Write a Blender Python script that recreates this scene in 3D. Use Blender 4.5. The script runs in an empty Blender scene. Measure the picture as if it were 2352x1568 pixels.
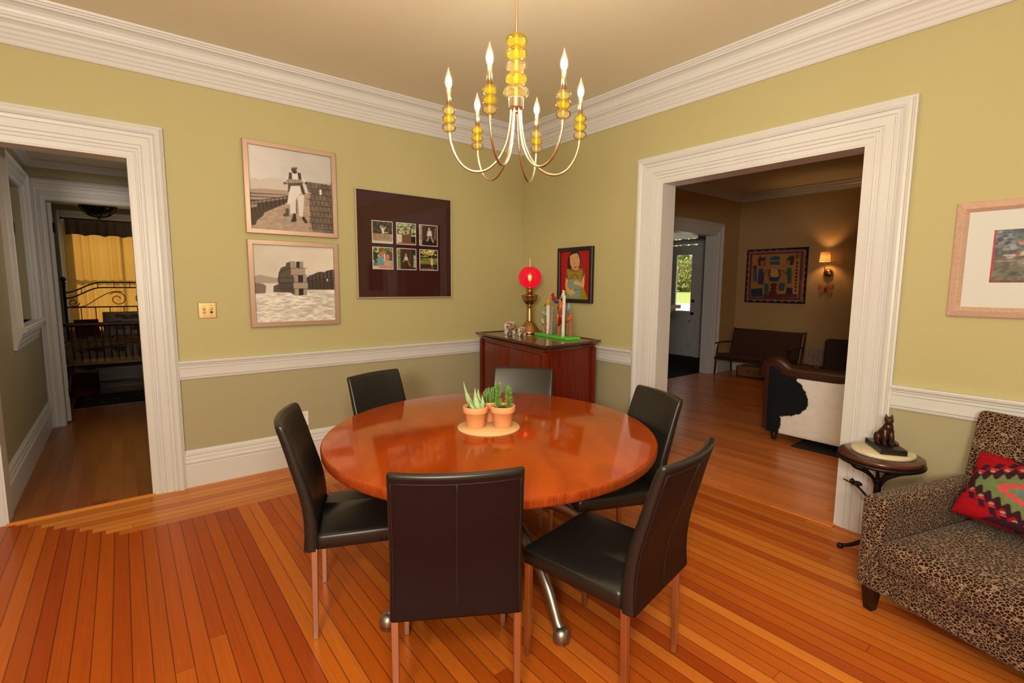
import bpy, bmesh, math, random
import numpy as np
from mathutils import Vector, Matrix

scene = bpy.context.scene
COL = scene.collection
R = math.radians
PI = math.pi
random.seed(7)

# ------------------------------------------------------------------ camera
cam_data = bpy.data.cameras.new('camera')
cam_data.sensor_width = 36.0
cam_data.lens = 17.277
cam_data.clip_start = 0.05
cam_data.clip_end = 400
cam = bpy.data.objects.new('camera', cam_data)
COL.objects.link(cam)
right = Vector((0.784354, -0.620282, 0.006176))
up = Vector((0.065101, 0.092214, 0.993609))
fwd = Vector((0.616887, 0.778939, -0.11271))
m3 = Matrix((right, up, -fwd)).transposed()
cam.matrix_world = Matrix.Translation((-3.4859, -4.2388, 1.5)) @ m3.to_4x4()
scene.camera = cam

# ------------------------------------------------------------------ view
scene.view_settings.view_transform = 'Standard'
scene.view_settings.look = 'None'
scene.view_settings.gamma = 1.0
scene.view_settings.use_curve_mapping = False
scene.view_settings.exposure = 0.29
scene.cycles.sample_clamp_indirect = 6.0
scene.cycles.caustics_reflective = False
scene.cycles.caustics_refractive = False

# ------------------------------------------------------------------ sky, sun, large area lights
world = bpy.data.worlds.new('sky')
scene.world = world
world.use_nodes = True
bg = world.node_tree.nodes['Background']
bg.inputs['Color'].default_value = (0.95, 0.96, 0.92, 1)
bg.inputs['Strength'].default_value = 1.4


def light(name, kind, loc, energy, color, size=0.1, target=None, size_y=None, angle=None):
    d = bpy.data.lights.new(name, kind)
    d.energy = energy
    d.color = color
    if kind == 'AREA':
        d.shape = 'RECTANGLE' if size_y else 'DISK'
        d.size = size
        if size_y:
            d.size_y = size_y
    elif kind == 'POINT':
        d.shadow_soft_size = size
    elif kind == 'SUN':
        d.angle = angle or R(0.5)
    o = bpy.data.objects.new(name, d)
    o.location = loc
    if target is not None:
        v = Vector(target) - Vector(loc)
        o.rotation_euler = v.to_track_quat('-Z', 'Y').to_euler()
    COL.objects.link(o)
    return o


WARM = (1.0, 0.845, 0.655)
light('sun', 'SUN', (0, 20, 20), 4.6, (1.0, 0.93, 0.8), target=(-1.6, 0, 9.0), angle=R(1.0))
# the photographer's flash, just above and right of the lens, and its bounce off the ceiling behind
light('camera_flash', 'POINT', (-3.42, -4.28, 1.86), 82, WARM, size=0.12)
light('bounce_flash', 'AREA', (-4.75, -5.05, 1.90), 112, WARM, size=0.7, target=(-2.9, -2.8, 3.13))
# unseen fill lights added to brighten the living room, bedroom and hall
light('living_room_fill', 'AREA', (0.45, -5.2, 1.6), 9, (1.0, 0.70, 0.42), size=1.0, size_y=1.4, target=(1.5, -2.4, 0.3))
light('bedroom_fill', 'AREA', (-1.2, 4.6, 1.5), 3, (1.0, 0.84, 0.66), size=1.0, size_y=1.4, target=(-4.2, 5.2, 1.2))
light('hall_fill', 'AREA', (-2.9, 1.4, 1.6), 5, (1.0, 0.84, 0.66), size=0.8, size_y=1.2, target=(-4.1, 1.5, 1.3))


# ------------------------------------------------------------------ helpers
def lin(c):
    c = c / 255.0
    return c / 12.92 if c <= 0.04045 else ((c + 0.055) / 1.055) ** 2.4


TINT = (0.96, 0.745, 0.52)


def A(r, g, b, k=1.0):
    """albedo of a surface that looks (r,g,b) under the room's warm light"""
    return tuple(min(0.9, max(0.002, k * lin(v) / t)) for v, t in zip((r, g, b), TINT))


def D(r, g, b):
    return (lin(r), lin(g), lin(b))


def node_mat(name):
    m = bpy.data.materials.new(name)
    m.use_nodes = True
    nt = m.node_tree
    return m, nt, nt.nodes['Principled BSDF']


def mat(name, color, rough=0.5, metal=0.0, coat=0.0, spec=0.5, bump=0.0, bscale=200.0, vary=0.0, vscale=20.0, sheen=0.0):
    m, nt, b = node_mat(name)
    b.inputs['Base Color'].default_value = (*color, 1)
    b.inputs['Roughness'].default_value = rough
    b.inputs['Metallic'].default_value = metal
    b.inputs['Coat Weight'].default_value = coat
    b.inputs['Coat Roughness'].default_value = 0.05
    b.inputs['Specular IOR Level'].default_value = spec
    b.inputs['Sheen Weight'].default_value = sheen
    if bump or vary:
        tc = nt.nodes.new('ShaderNodeTexCoord')
    if bump:
        n = nt.nodes.new('ShaderNodeTexNoise')
        n.inputs['Scale'].default_value = bscale
        n.inputs['Detail'].default_value = 3
        nt.links.new(tc.outputs['Object'], n.inputs['Vector'])
        bp = nt.nodes.new('ShaderNodeBump')
        bp.inputs['Strength'].default_value = bump
        bp.inputs['Distance'].default_value = 0.002
        nt.links.new(n.outputs['Fac'], bp.inputs['Height'])
        nt.links.new(bp.outputs['Normal'], b.inputs['Normal'])
    if vary:
        n2 = nt.nodes.new('ShaderNodeTexNoise')
        n2.inputs['Scale'].default_value = vscale
        n2.inputs['Detail'].default_value = 4
        nt.links.new(tc.outputs['Object'], n2.inputs['Vector'])
        rp = nt.nodes.new('ShaderNodeValToRGB')
        rp.color_ramp.elements[0].position = 0.3
        rp.color_ramp.elements[1].position = 0.7
        rp.color_ramp.elements[0].color = (*[c * (1 - vary) for c in color], 1)
        rp.color_ramp.elements[1].color = (*[min(1, c * (1 + vary)) for c in color], 1)
        nt.links.new(n2.outputs['Fac'], rp.inputs['Fac'])
        nt.links.new(rp.outputs['Color'], b.inputs['Base Color'])
    return m


def emit(name, color, strength):
    m, nt, b = node_mat(name)
    b.inputs['Base Color'].default_value = (*color, 1)
    b.inputs['Emission Color'].default_value = (*color, 1)
    b.inputs['Emission Strength'].default_value = strength
    return m


def math_node(nt, op, a, b=None):
    n = nt.nodes.new('ShaderNodeMath')
    n.operation = op
    for i, v in enumerate((a, b)):
        if v is None:
            continue
        if isinstance(v, (int, float)):
            n.inputs[i].default_value = v
        else:
            nt.links.new(v, n.inputs[i])
    return n.outputs[0]


def plank_mat(name, across, width, length, cols, rough=0.28, gap=0.025, gapdark=0.35, grain=0.3, coat=0.0, spec=0.4, tone_mix=None):
    """floor boards; across = 'X' or 'Y' is the axis over the width of a board"""
    m, nt, b = node_mat(name)
    L = nt.links
    tc = nt.nodes.new('ShaderNodeTexCoord')
    sp = nt.nodes.new('ShaderNodeSeparateXYZ')
    L.new(tc.outputs['Object'], sp.inputs[0])
    ac = sp.outputs[across]
    al = sp.outputs['Y' if across == 'X' else 'X']
    u = math_node(nt, 'DIVIDE', ac, width)
    idx = math_node(nt, 'FLOOR', u)
    fr = math_node(nt, 'FRACT', u)
    w1 = nt.nodes.new('ShaderNodeTexWhiteNoise')
    w1.noise_dimensions = '1D'
    L.new(idx, w1.inputs['W'])
    sh = math_node(nt, 'MULTIPLY', w1.outputs['Value'], 7.3)
    al2 = math_node(nt, 'ADD', math_node(nt, 'DIVIDE', al, length), sh)
    j = math_node(nt, 'FLOOR', al2)
    jf = math_node(nt, 'FRACT', al2)
    cv = nt.nodes.new('ShaderNodeCombineXYZ')
    L.new(idx, cv.inputs[0])
    L.new(j, cv.inputs[1])
    w2 = nt.nodes.new('ShaderNodeTexWhiteNoise')
    w2.noise_dimensions = '2D'
    L.new(cv.outputs[0], w2.inputs['Vector'])
    rp = nt.nodes.new('ShaderNodeValToRGB')
    els = rp.color_ramp.elements
    while len(els) < len(cols):
        els.new(0.5)
    for i, c in enumerate(cols):
        els[i].position = i / (len(cols) - 1)
        els[i].color = (*c, 1)
    L.new(w2.outputs['Value'], rp.inputs['Fac'])
    ramp_col = rp.outputs['Color']
    if tone_mix:
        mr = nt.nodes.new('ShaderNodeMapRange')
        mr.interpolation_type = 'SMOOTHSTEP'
        mr.inputs['From Min'].default_value = tone_mix[0]
        mr.inputs['From Max'].default_value = tone_mix[1]
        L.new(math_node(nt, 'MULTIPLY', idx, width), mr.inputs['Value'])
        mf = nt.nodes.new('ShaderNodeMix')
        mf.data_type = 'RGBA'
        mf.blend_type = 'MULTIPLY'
        # each board is redder or yellower; the lighter yellower ones grow common towards the opening
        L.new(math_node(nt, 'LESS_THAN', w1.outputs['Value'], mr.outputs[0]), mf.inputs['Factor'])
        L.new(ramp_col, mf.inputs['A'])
        mf.inputs['B'].default_value = (*tone_mix[2], 1)
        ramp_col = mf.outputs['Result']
    # grain
    gv = nt.nodes.new('ShaderNodeCombineXYZ')
    L.new(math_node(nt, 'MULTIPLY', ac, 55.0), gv.inputs[0])
    L.new(math_node(nt, 'MULTIPLY', al, 1.6), gv.inputs[1])
    L.new(math_node(nt, 'MULTIPLY', w2.outputs['Value'], 31.0), gv.inputs[2])
    ns = nt.nodes.new('ShaderNodeTexNoise')
    ns.inputs['Scale'].default_value = 1.0
    ns.inputs['Detail'].default_value = 6
    ns.inputs['Roughness'].default_value = 0.65
    ns.inputs['Distortion'].default_value = 1.4
    L.new(gv.outputs[0], ns.inputs['Vector'])
    gv2 = nt.nodes.new('ShaderNodeCombineXYZ')
    L.new(math_node(nt, 'MULTIPLY', ac, 260.0), gv2.inputs[0])
    L.new(math_node(nt, 'MULTIPLY', al, 2.2), gv2.inputs[1])
    L.new(math_node(nt, 'MULTIPLY', w2.outputs['Value'], 57.0), gv2.inputs[2])
    ns2 = nt.nodes.new('ShaderNodeTexNoise')
    ns2.inputs['Detail'].default_value = 3
    ns2.inputs['Scale'].default_value = 1.0
    L.new(gv2.outputs[0], ns2.inputs['Vector'])
    mixn = math_node(nt, 'ADD', math_node(nt, 'MULTIPLY', ns.outputs['Fac'], 0.6), math_node(nt, 'MULTIPLY', ns2.outputs['Fac'], 0.4))
    fac = math_node(nt, 'ADD', math_node(nt, 'MULTIPLY', mixn, grain * 2.8), 1.0 - grain * 1.4)
    gl = math_node(nt, 'GREATER_THAN', math_node(nt, 'ABSOLUTE', math_node(nt, 'SUBTRACT', fr, 0.5)), 0.5 - gap)
    ge = math_node(nt, 'LESS_THAN', jf, 0.0022 / length)
    g = math_node(nt, 'MAXIMUM', gl, ge)
    fac = math_node(nt, 'MULTIPLY', fac, math_node(nt, 'SUBTRACT', 1.0, math_node(nt, 'MULTIPLY', g, 1 - gapdark)))
    vm = nt.nodes.new('ShaderNodeVectorMath')
    vm.operation = 'SCALE'
    L.new(ramp_col, vm.inputs[0])
    L.new(fac, vm.inputs['Scale'])
    L.new(vm.outputs[0], b.inputs['Base Color'])
    b.inputs['Roughness'].default_value = rough
    b.inputs['Specular IOR Level'].default_value = spec
    b.inputs['Specular Tint'].default_value = (1.0, 0.60, 0.30, 1)
    b.inputs['Coat Weight'].default_value = coat
    b.inputs['Coat Roughness'].default_value = 0.12
    bp = nt.nodes.new('ShaderNodeBump')
    bp.inputs['Strength'].default_value = 0.25
    bp.inputs['Distance'].default_value = 0.001
    bp.invert = True
    L.new(g, bp.inputs['Height'])
    L.new(bp.outputs['Normal'], b.inputs['Normal'])
    return m


def wood_mat(name, c1, c2, axis=2, scale=8.0, stretch=12.0, rough=0.3, coat=0.0, coat_rough=0.06, stint=None):
    m, nt, b = node_mat(name)
    tc = nt.nodes.new('ShaderNodeTexCoord')
    mp = nt.nodes.new('ShaderNodeMapping')
    s = [stretch, stretch, stretch]
    s[axis] = 1.0
    mp.inputs['Scale'].default_value = s
    nt.links.new(tc.outputs['Object'], mp.inputs[0])
    n = nt.nodes.new('ShaderNodeTexNoise')
    n.inputs['Scale'].default_value = scale
    n.inputs['Detail'].default_value = 5
    n.inputs['Distortion'].default_value = 1.0
    nt.links.new(mp.outputs[0], n.inputs['Vector'])
    rp = nt.nodes.new('ShaderNodeValToRGB')
    rp.color_ramp.elements[0].position = 0.3
    rp.color_ramp.elements[1].position = 0.7
    rp.color_ramp.elements[0].color = (*c1, 1)
    rp.color_ramp.elements[1].color = (*c2, 1)
    nt.links.new(n.outputs['Fac'], rp.inputs['Fac'])
    nt.links.new(rp.outputs['Color'], b.inputs['Base Color'])
    b.inputs['Roughness'].default_value = rough
    b.inputs['Coat Weight'].default_value = coat
    b.inputs['Coat Roughness'].default_value = coat_rough
    if stint:
        b.inputs['Specular Tint'].default_value = (*stint, 1)
        b.inputs['Coat Tint'].default_value = (1, 0.8, 0.6, 1)
    return m


class MB:
    """collects shapes for ONE mesh object"""

    def __init__(self):
        self.v, self.f, self.mi, self.sm = [], [], [], []

    def add(self, vs, fs, mi=0, smooth=False):
        o = len(self.v)
        self.v += [tuple(map(float, p)) for p in vs]
        for f in fs:
            self.f.append([i + o for i in f])
            self.mi.append(mi)
            self.sm.append(smooth)
        return self

    def box(self, x0, y0, z0, x1, y1, z1, mi=0):
        x0, x1 = min(x0, x1), max(x0, x1)
        y0, y1 = min(y0, y1), max(y0, y1)
        z0, z1 = min(z0, z1), max(z0, z1)
        vs = [(x, y, z) for z in (z0, z1) for y in (y0, y1) for x in (x0, x1)]
        return self.add(vs, [(0, 2, 3, 1), (4, 5, 7, 6), (0, 1, 5, 4), (2, 6, 7, 3), (0, 4, 6, 2), (1, 3, 7, 5)], mi)

    def prism(self, poly, z0, z1, mi=0, axis='Z'):
        """polygon (ccw seen from +axis) extruded along axis"""
        n = len(poly)

        def p(a, b, c):
            return {'Z': (a, b, c), 'Y': (a, c, b), 'X': (c, a, b)}[axis]
        vs = [p(a, b, z0) for a, b in poly] + [p(a, b, z1) for a, b in poly]
        fs = [list(range(n - 1, -1, -1)), list(range(n, 2 * n))]
        fs += [(i, (i + 1) % n, n + (i + 1) % n, n + i) for i in range(n)]
        if axis == 'Y':
            fs = [list(reversed(f)) for f in fs]
        return self.add(vs, fs, mi)

    def lathe(self, prof, c=(0, 0, 0), seg=24, sx=1.0, sy=1.0, mi=0, smooth=True, axis='Z'):
        """prof: (r, z) pairs from bottom to top"""
        vs, fs = [], []
        n = len(prof)
        for r, z in prof:
            for k in range(seg):
                a = 2 * PI * k / seg
                q = (r * sx * math.cos(a), r * sy * math.sin(a), z)
                if axis == 'X':
                    q = (q[2], q[0], q[1])
                elif axis == 'Y':
                    q = (q[1], q[2], q[0])
                vs.append((c[0] + q[0], c[1] + q[1], c[2] + q[2]))
        for i in range(n - 1):
            for k in range(seg):
                k2 = (k + 1) % seg
                fs.append((i * seg + k, i * seg + k2, (i + 1) * seg + k2, (i + 1) * seg + k))
        if prof[0][0] > 1e-6:
            fs.append(list(range(seg - 1, -1, -1)))
        if prof[-1][0] > 1e-6:
            fs.append([(n - 1) * seg + k for k in range(seg)])
        return self.add(vs, fs, mi, smooth)

    def ball(self, c, rx, ry=None, rz=None, seg=20, rings=12, mi=0, rot=None):
        ry = rx if ry is None else ry
        rz = rx if rz is None else rz
        prof = [(math.sin(PI * i / rings), -math.cos(PI * i / rings)) for i in range(rings + 1)]
        vs, fs = [], []
        rm = rot.to_3x3() if rot is not None else Matrix.Identity(3)
        for r, z in prof:
            for k in range(seg):
                a = 2 * PI * k / seg
                q = rm @ Vector((r * rx * math.cos(a), r * ry * math.sin(a), z * rz))
                vs.append((c[0] + q.x, c[1] + q.y, c[2] + q.z))
        for i in range(rings):
            for k in range(seg):
                k2 = (k + 1) % seg
                fs.append((i * seg + k, i * seg + k2, (i + 1) * seg + k2, (i + 1) * seg + k))
        return self.add(vs, fs, mi, True)

    def tube(self, pts, r, seg=10, mi=0, caps=True, flat=None, smooth=True):
        """tube along points; r: radius or list; flat: (a, b) scale of the section"""
        pts = [Vector(p) for p in pts]
        n = len(pts)
        rs = r if isinstance(r, (list, tuple)) else [r] * n
        vs, fs = [], []
        t0 = (pts[1] - pts[0]).normalized()
        ref = Vector((0, 0, 1)) if abs(t0.z) < 0.9 else Vector((1, 0, 0))
        nrm = t0.cross(ref).normalized()
        for i in range(n):
            if i == 0:
                t = pts[1] - pts[0]
            elif i == n - 1:
                t = pts[-1] - pts[-2]
            else:
                t = pts[i + 1] - pts[i - 1]
            t.normalize()
            nrm = (nrm - t * nrm.dot(t))
            if nrm.length < 1e-6:
                nrm = t.orthogonal()
            nrm.normalize()
            bn = t.cross(nrm)
            for k in range(seg):
                a = 2 * PI * (k + 0.5) / seg
                sa, sb = flat if flat else (1, 1)
                q = pts[i] + (nrm * math.cos(a) * sa + bn * math.sin(a) * sb) * rs[i]
                vs.append(q)
        for i in range(n - 1):
            for k in range(seg):
                k2 = (k + 1) % seg
                fs.append((i * seg + k, i * seg + k2, (i + 1) * seg + k2, (i + 1) * seg + k))
        if caps:
            fs.append(list(range(seg - 1, -1, -1)))
            fs.append([(n - 1) * seg + k for k in range(seg)])
        return self.add(vs, fs, mi, smooth)

    def loops(self, rings, mi=0, smooth=True, cap=True):
        n = len(rings[0])
        vs = [p for r in rings for p in r]
        fs = []
        for i in range(len(rings) - 1):
            for k in range(n):
                k2 = (k + 1) % n
                fs.append((i * n + k, i * n + k2, (i + 1) * n + k2, (i + 1) * n + k))
        if cap:
            fs.append(list(range(n - 1, -1, -1)))
            fs.append([(len(rings) - 1) * n + k for k in range(n)])
        return self.add(vs, fs, mi, smooth)

    def build(self, name, mats, parent=None, loc=None, rot=None, bevel=0.0, bseg=2, fix=True):
        me = bpy.data.meshes.new(name)
        me.from_pydata(self.v, [], self.f)
        if not isinstance(mats, (list, tuple)):
            mats = [mats]
        for m in mats:
            me.materials.append(m)
        me.polygons.foreach_set('material_index', self.mi)
        me.polygons.foreach_set('use_smooth', self.sm)
        if fix:
            b = bmesh.new()
            b.from_mesh(me)
            bmesh.ops.recalc_face_normals(b, faces=b.faces)
            b.to_mesh(me)
            b.free()
        me.update()
        o = bpy.data.objects.new(name, me)
        COL.objects.link(o)
        if parent is not None:
            o.parent = parent
        if loc is not None:
            o.location = loc
        if rot is not None:
            o.rotation_euler = rot
        if bevel:
            bm = o.modifiers.new('bevel', 'BEVEL')
            bm.width = bevel
            bm.segments = bseg
            bm.limit_method = 'ANGLE'
            bm.angle_limit = R(40)
            bm.harden_normals = True
            me.polygons.foreach_set('use_smooth', [True] * len(me.polygons))
        return o


def tag(o, label, cat, group=None, kind=None):
    o['label'] = label
    o['category'] = cat
    if group:
        o['group'] = group
    if kind:
        o['kind'] = kind
    return o


def thing(name, label, cat, loc=(0, 0, 0), rotz=0.0, group=None):
    o = bpy.data.objects.new(name, None)
    COL.objects.link(o)
    o.location = loc
    o.rotation_euler = (0, 0, rotz)
    o.empty_display_size = 0.1
    return tag(o, label, cat, group)


def struct(o):
    o['kind'] = 'structure'
    return o


def dup(root, loc, rotz, label=None, group=None):
    r = root.copy()
    COL.objects.link(r)
    r.location = loc
    r.rotation_euler = (0, 0, rotz)
    if label:
        r['label'] = label
    if group:
        r['group'] = group
    for ch in list(root.children):
        c = ch.copy()
        COL.objects.link(c)
        c.parent = r
        for g in list(ch.children):
            d = g.copy()
            COL.objects.link(d)
            d.parent = c
    return r


def spline(pts, n=8):
    """Catmull-Rom through points"""
    P = [Vector(p) for p in pts]
    P = [P[0] * 2 - P[1]] + P + [P[-1] * 2 - P[-2]]
    out = []
    for i in range(1, len(P) - 2):
        for k in range(n):
            t = k / n
            a, b, c, d = P[i - 1], P[i], P[i + 1], P[i + 2]
            out.append(0.5 * ((2 * b) + (c - a) * t + (2 * a - 5 * b + 4 * c - d) * t * t + (3 * b - a - 3 * c + d) * t ** 3))
    out.append(P[-2])
    return out


class Paint:
    """small raster whose colours are carried by the points of a fine grid (pictures, prints, woven patterns)"""

    def __init__(self, n, m, corners=None, base=(200, 200, 200)):
        self.n, self.m = n, m
        K = self.K = 3                               # samples per grid point, averaged at the end
        self.gu, self.gv = np.meshgrid(np.linspace(0, 1, n), np.linspace(0, 1, m))
        u, v = np.meshgrid((np.arange(n * K) + 0.5) / (n * K), (np.arange(m * K) + 0.5) / (m * K))
        self.U, self.V = u, v                       # v up
        self.c = np.empty((m * K, n * K, 3))
        self.c[:] = base
        self.H = None
        if corners:                                  # order TL, TR, BR, BL in sketch units (y down)
            dst = [(0, 1), (1, 1), (1, 0), (0, 0)]
            M, y = [], []
            for (a, b), (p, q) in zip(corners, dst):
                M += [[a, b, 1, 0, 0, 0, -p * a, -p * b], [0, 0, 0, a, b, 1, -q * a, -q * b]]
                y += [p, q]
            h = np.linalg.solve(np.array(M, float), np.array(y, float))
            self.H = np.append(h, 1).reshape(3, 3)

    def q(self, pts):
        if self.H is None:
            return np.array(pts, float)
        p = np.c_[np.array(pts, float), np.ones(len(pts))] @ self.H.T
        return p[:, :2] / p[:, 2:]

    def mask(self, pts):
        P = self.q(pts)
        x, y = self.U, self.V
        ins = np.zeros(x.shape, bool)
        j = len(P) - 1
        for i in range(len(P)):
            xi, yi = P[i]
            xj, yj = P[j]
            den = (yj - yi) if abs(yj - yi) > 1e-12 else 1e-12
            ins ^= ((yi > y) != (yj > y)) & (x < (xj - xi) * (y - yi) / den + xi)
            j = i
        return ins

    def poly(self, pts, col):
        self.c[self.mask(pts)] = col
        return self

    def ell(self, cx, cy, rx, ry, col, n=20):
        return self.poly([(cx + rx * math.cos(2 * PI * k / n), cy + ry * math.sin(2 * PI * k / n)) for k in range(n)], col)

    def rect(self, x0, y0, x1, y1, col):
        return self.poly([(x0, y0), (x1, y0), (x1, y1), (x0, y1)], col)

    def line(self, pts, w, col):
        for (a, b), (c, d) in zip(pts[:-1], pts[1:]):
            l = math.hypot(c - a, d - b) or 1e-9
            nx, ny = -(d - b) / l * w / 2, (c - a) / l * w / 2
            self.poly([(a + nx, b + ny), (c + nx, d + ny), (c - nx, d - ny), (a - nx, b - ny)], col)
        return self

    def noise(self, amp, fx=8, fy=8, seed=0, mask=None):
        r = np.random.RandomState(seed)
        tot = np.zeros(self.U.shape)
        for o in range(3):
            gx, gy = int(fx * 2 ** o) + 2, int(fy * 2 ** o) + 2
            g = r.rand(gy, gx) - 0.5
            x = self.U * (gx - 1.001)
            y = self.V * (gy - 1.001)
            xi, yi = x.astype(int), y.astype(int)
            fx_, fy_ = x - xi, y - yi
            tot += ((g[yi, xi] * (1 - fx_) + g[yi, xi + 1] * fx_) * (1 - fy_) + (g[yi + 1, xi] * (1 - fx_) + g[yi + 1, xi + 1] * fx_) * fy_) / (1.5 ** o)
        f = 1 + amp * tot
        if mask is not None:
            f = np.where(mask, f, 1)
        self.c *= f[..., None]
        return self

    def blots(self, n, rx, ry, cols, box=(0, 0, 1, 1), seed=1):
        """scatter of small dabs in 0..1 units"""
        r = random.Random(seed)
        H, self.H = self.H, None
        for _ in range(n):
            self.ell(r.uniform(box[0], box[2]), r.uniform(box[1], box[3]), rx * r.uniform(.5, 1.3), ry * r.uniform(.5, 1.3), r.choice(cols), 7)
        self.H = H
        return self

    def albedo(self):
        c = np.clip(self.c, 0, 255) / 255.0
        l = np.where(c <= 0.04045, c / 12.92, ((c + 0.055) / 1.055) ** 2.4)
        l = l.reshape(self.m, self.K, self.n, self.K, 3).mean(axis=(1, 3))
        return np.clip(l / np.array(TINT), 0.002, 0.9)

    def surface(self, name, fn, material, parent=None, loc=None):
        """grid of points fn(u, v) -> xyz arrays, coloured"""
        n, m = self.n, self.m
        X, Y, Z = fn(self.gu, self.gv)
        co = np.stack([np.broadcast_to(a, self.gu.shape) for a in (X, Y, Z)], -1).reshape(-1, 3)
        idx = np.arange(n * m).reshape(m, n)
        q = np.stack([idx[:-1, :-1], idx[:-1, 1:], idx[1:, 1:], idx[1:, :-1]], -1).reshape(-1, 4)
        me = bpy.data.meshes.new(name)
        me.from_pydata(co.tolist(), [], q.tolist())
        at = me.color_attributes.new('paint', 'FLOAT_COLOR', 'POINT')
        rgba = np.c_[self.albedo().reshape(-1, 3), np.ones(n * m)]
        at.data.foreach_set('color', rgba.astype(np.float32).ravel())
        me.polygons.foreach_set('use_smooth', [True] * len(me.polygons))
        me.materials.append(material)
        me.update()
        o = bpy.data.objects.new(name, me)
        COL.objects.link(o)
        if parent is not None:
            o.parent = parent
        if loc is not None:
            o.location = loc
        return o


def paint_mat(name, rough=0.6, coat=0.0, spec=0.3, bump=0.0, bscale=300):
    m, nt, b = node_mat(name)
    a = nt.nodes.new('ShaderNodeVertexColor')
    a.layer_name = 'paint'
    nt.links.new(a.outputs['Color'], b.inputs['Base Color'])
    b.inputs['Roughness'].default_value = rough
    b.inputs['Coat Weight'].default_value = coat
    b.inputs['Coat Roughness'].default_value = 0.02
    b.inputs['Specular IOR Level'].default_value = spec
    if bump:
        tc = nt.nodes.new('ShaderNodeTexCoord')
        n = nt.nodes.new('ShaderNodeTexNoise')
        n.inputs['Scale'].default_value = bscale
        nt.links.new(tc.outputs['Object'], n.inputs['Vector'])
        bp = nt.nodes.new('ShaderNodeBump')
        bp.inputs['Strength'].default_value = bump
        bp.inputs['Distance'].default_value = 0.002
        nt.links.new(n.outputs['Fac'], bp.inputs['Height'])
        nt.links.new(bp.outputs['Normal'], b.inputs['Normal'])
    return m


def pane_mat(name, gloss=0.12):
    m, nt, b = node_mat(name)
    out = nt.nodes['Material Output']
    nt.nodes.remove(b)
    tr = nt.nodes.new('ShaderNodeBsdfTransparent')
    gl = nt.nodes.new('ShaderNodeBsdfGlossy')
    gl.inputs['Roughness'].default_value = 0.01
    lw = nt.nodes.new('ShaderNodeLayerWeight')
    lw.inputs['Blend'].default_value = gloss
    mx = nt.nodes.new('ShaderNodeMixShader')
    nt.links.new(lw.outputs['Fresnel'], mx.inputs[0])
    nt.links.new(tr.outputs[0], mx.inputs[1])
    nt.links.new(gl.outputs[0], mx.inputs[2])
    nt.links.new(mx.outputs[0], out.inputs['Surface'])
    return m


# ------------------------------------------------------------------ materials
M = {}
M['wall'] = mat('khaki_wall_paint', A(184, 159, 100, 0.96), 0.6, spec=0.3, bump=0.08, bscale=120)
M['wall_living'] = mat('brown_khaki_paint', A(184, 138, 82, 0.95), 0.6, spec=0.3)
M['wall_low'] = mat('sage_wall_paint', A(166, 143, 98, 0.98), 0.6, spec=0.3, bump=0.08, bscale=120)
M['ceiling'] = mat('tan_ceiling_paint', A(202, 176, 134, 1.25), 0.75, spec=0.2)
M['trim'] = mat('cream_gloss_paint', A(224, 203, 176, 0.84), 0.35, spec=0.4)
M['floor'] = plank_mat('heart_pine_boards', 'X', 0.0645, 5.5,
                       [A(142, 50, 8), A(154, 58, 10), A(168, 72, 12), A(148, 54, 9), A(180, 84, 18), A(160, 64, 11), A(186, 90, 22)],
                       rough=0.34, gap=0.03, gapdark=0.35, grain=0.30, coat=0.0, spec=0.2, tone_mix=(-3.0, -1.0, (1.36, 1.75, 2.5)))
M['floor_border'] = plank_mat('border_boards', 'Y', 0.0664, 2.2,
                              [A(156, 74, 20, 1.15), A(184, 98, 32, 1.15), A(196, 110, 40, 1.15), A(172, 84, 25, 1.15), A(202, 116, 44, 1.15)],
                              rough=0.34, gap=0.04, gapdark=0.4, grain=0.2, coat=0.0, spec=0.3)
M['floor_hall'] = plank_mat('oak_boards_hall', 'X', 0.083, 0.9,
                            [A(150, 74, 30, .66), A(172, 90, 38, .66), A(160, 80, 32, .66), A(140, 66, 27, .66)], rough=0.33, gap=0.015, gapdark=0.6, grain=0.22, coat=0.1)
M['floor_living'] = plank_mat('oak_boards_living', 'X', 0.057, 1.1,
                              [A(184, 92, 34, 1.25), A(198, 104, 42, 1.25), A(206, 112, 50, 1.25), A(174, 84, 32, 1.25)], rough=0.3, gap=0.015, gapdark=0.55, grain=0.22, coat=0.15)
M['slate'] = mat('dark_entry_floor', (0.022, 0.014, 0.010), 0.7, spec=0.1)
M['leather'] = mat('black_leather', (0.010, 0.0095, 0.009), 0.36, spec=0.55, bump=0.12, bscale=420)
M['leather_glare'] = mat('black_leather_glare', A(52, 29, 24, 0.27), 0.5, spec=0.22, bump=0.25, bscale=420)  # black leather again, its warm glare put into the base colour
M['seam'] = mat('dark_thread', (0.016, 0.012, 0.010), 0.6)
M['brushed'] = mat('brushed_steel', (0.62, 0.50, 0.42), 0.34, metal=1.0)
M['pewter'] = mat('cast_pewter', (0.38, 0.35, 0.33), 0.38, metal=1.0)
M['table'] = wood_mat('cherry_burl', A(168, 58, 7, 0.72), A(184, 70, 8, 0.84), axis=0, scale=2.2, stretch=2.4, rough=0.08, stint=(1.0, 0.5, 0.2))
M['table_edge'] = wood_mat('cherry_edge', A(140, 48, 12, 0.65), A(168, 66, 18, 0.75), axis=2, scale=9, stretch=8, rough=0.3, stint=(1.0, 0.5, 0.2))
M['mahogany'] = wood_mat('mahogany', A(90, 22, 6, 0.9), A(112, 34, 10, 0.95), axis=2, scale=5, stretch=14, rough=0.25, stint=(0.7, 0.28, 0.15))
M['mahogany_top'] = wood_mat('mahogany_top', A(70, 26, 14, 0.8), A(96, 40, 22, 0.9), axis=1, scale=5, stretch=12, rough=0.22, coat=0.5)
M['brass'] = mat('aged_brass', (0.50, 0.30, 0.11), 0.28, metal=1.0)
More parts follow.
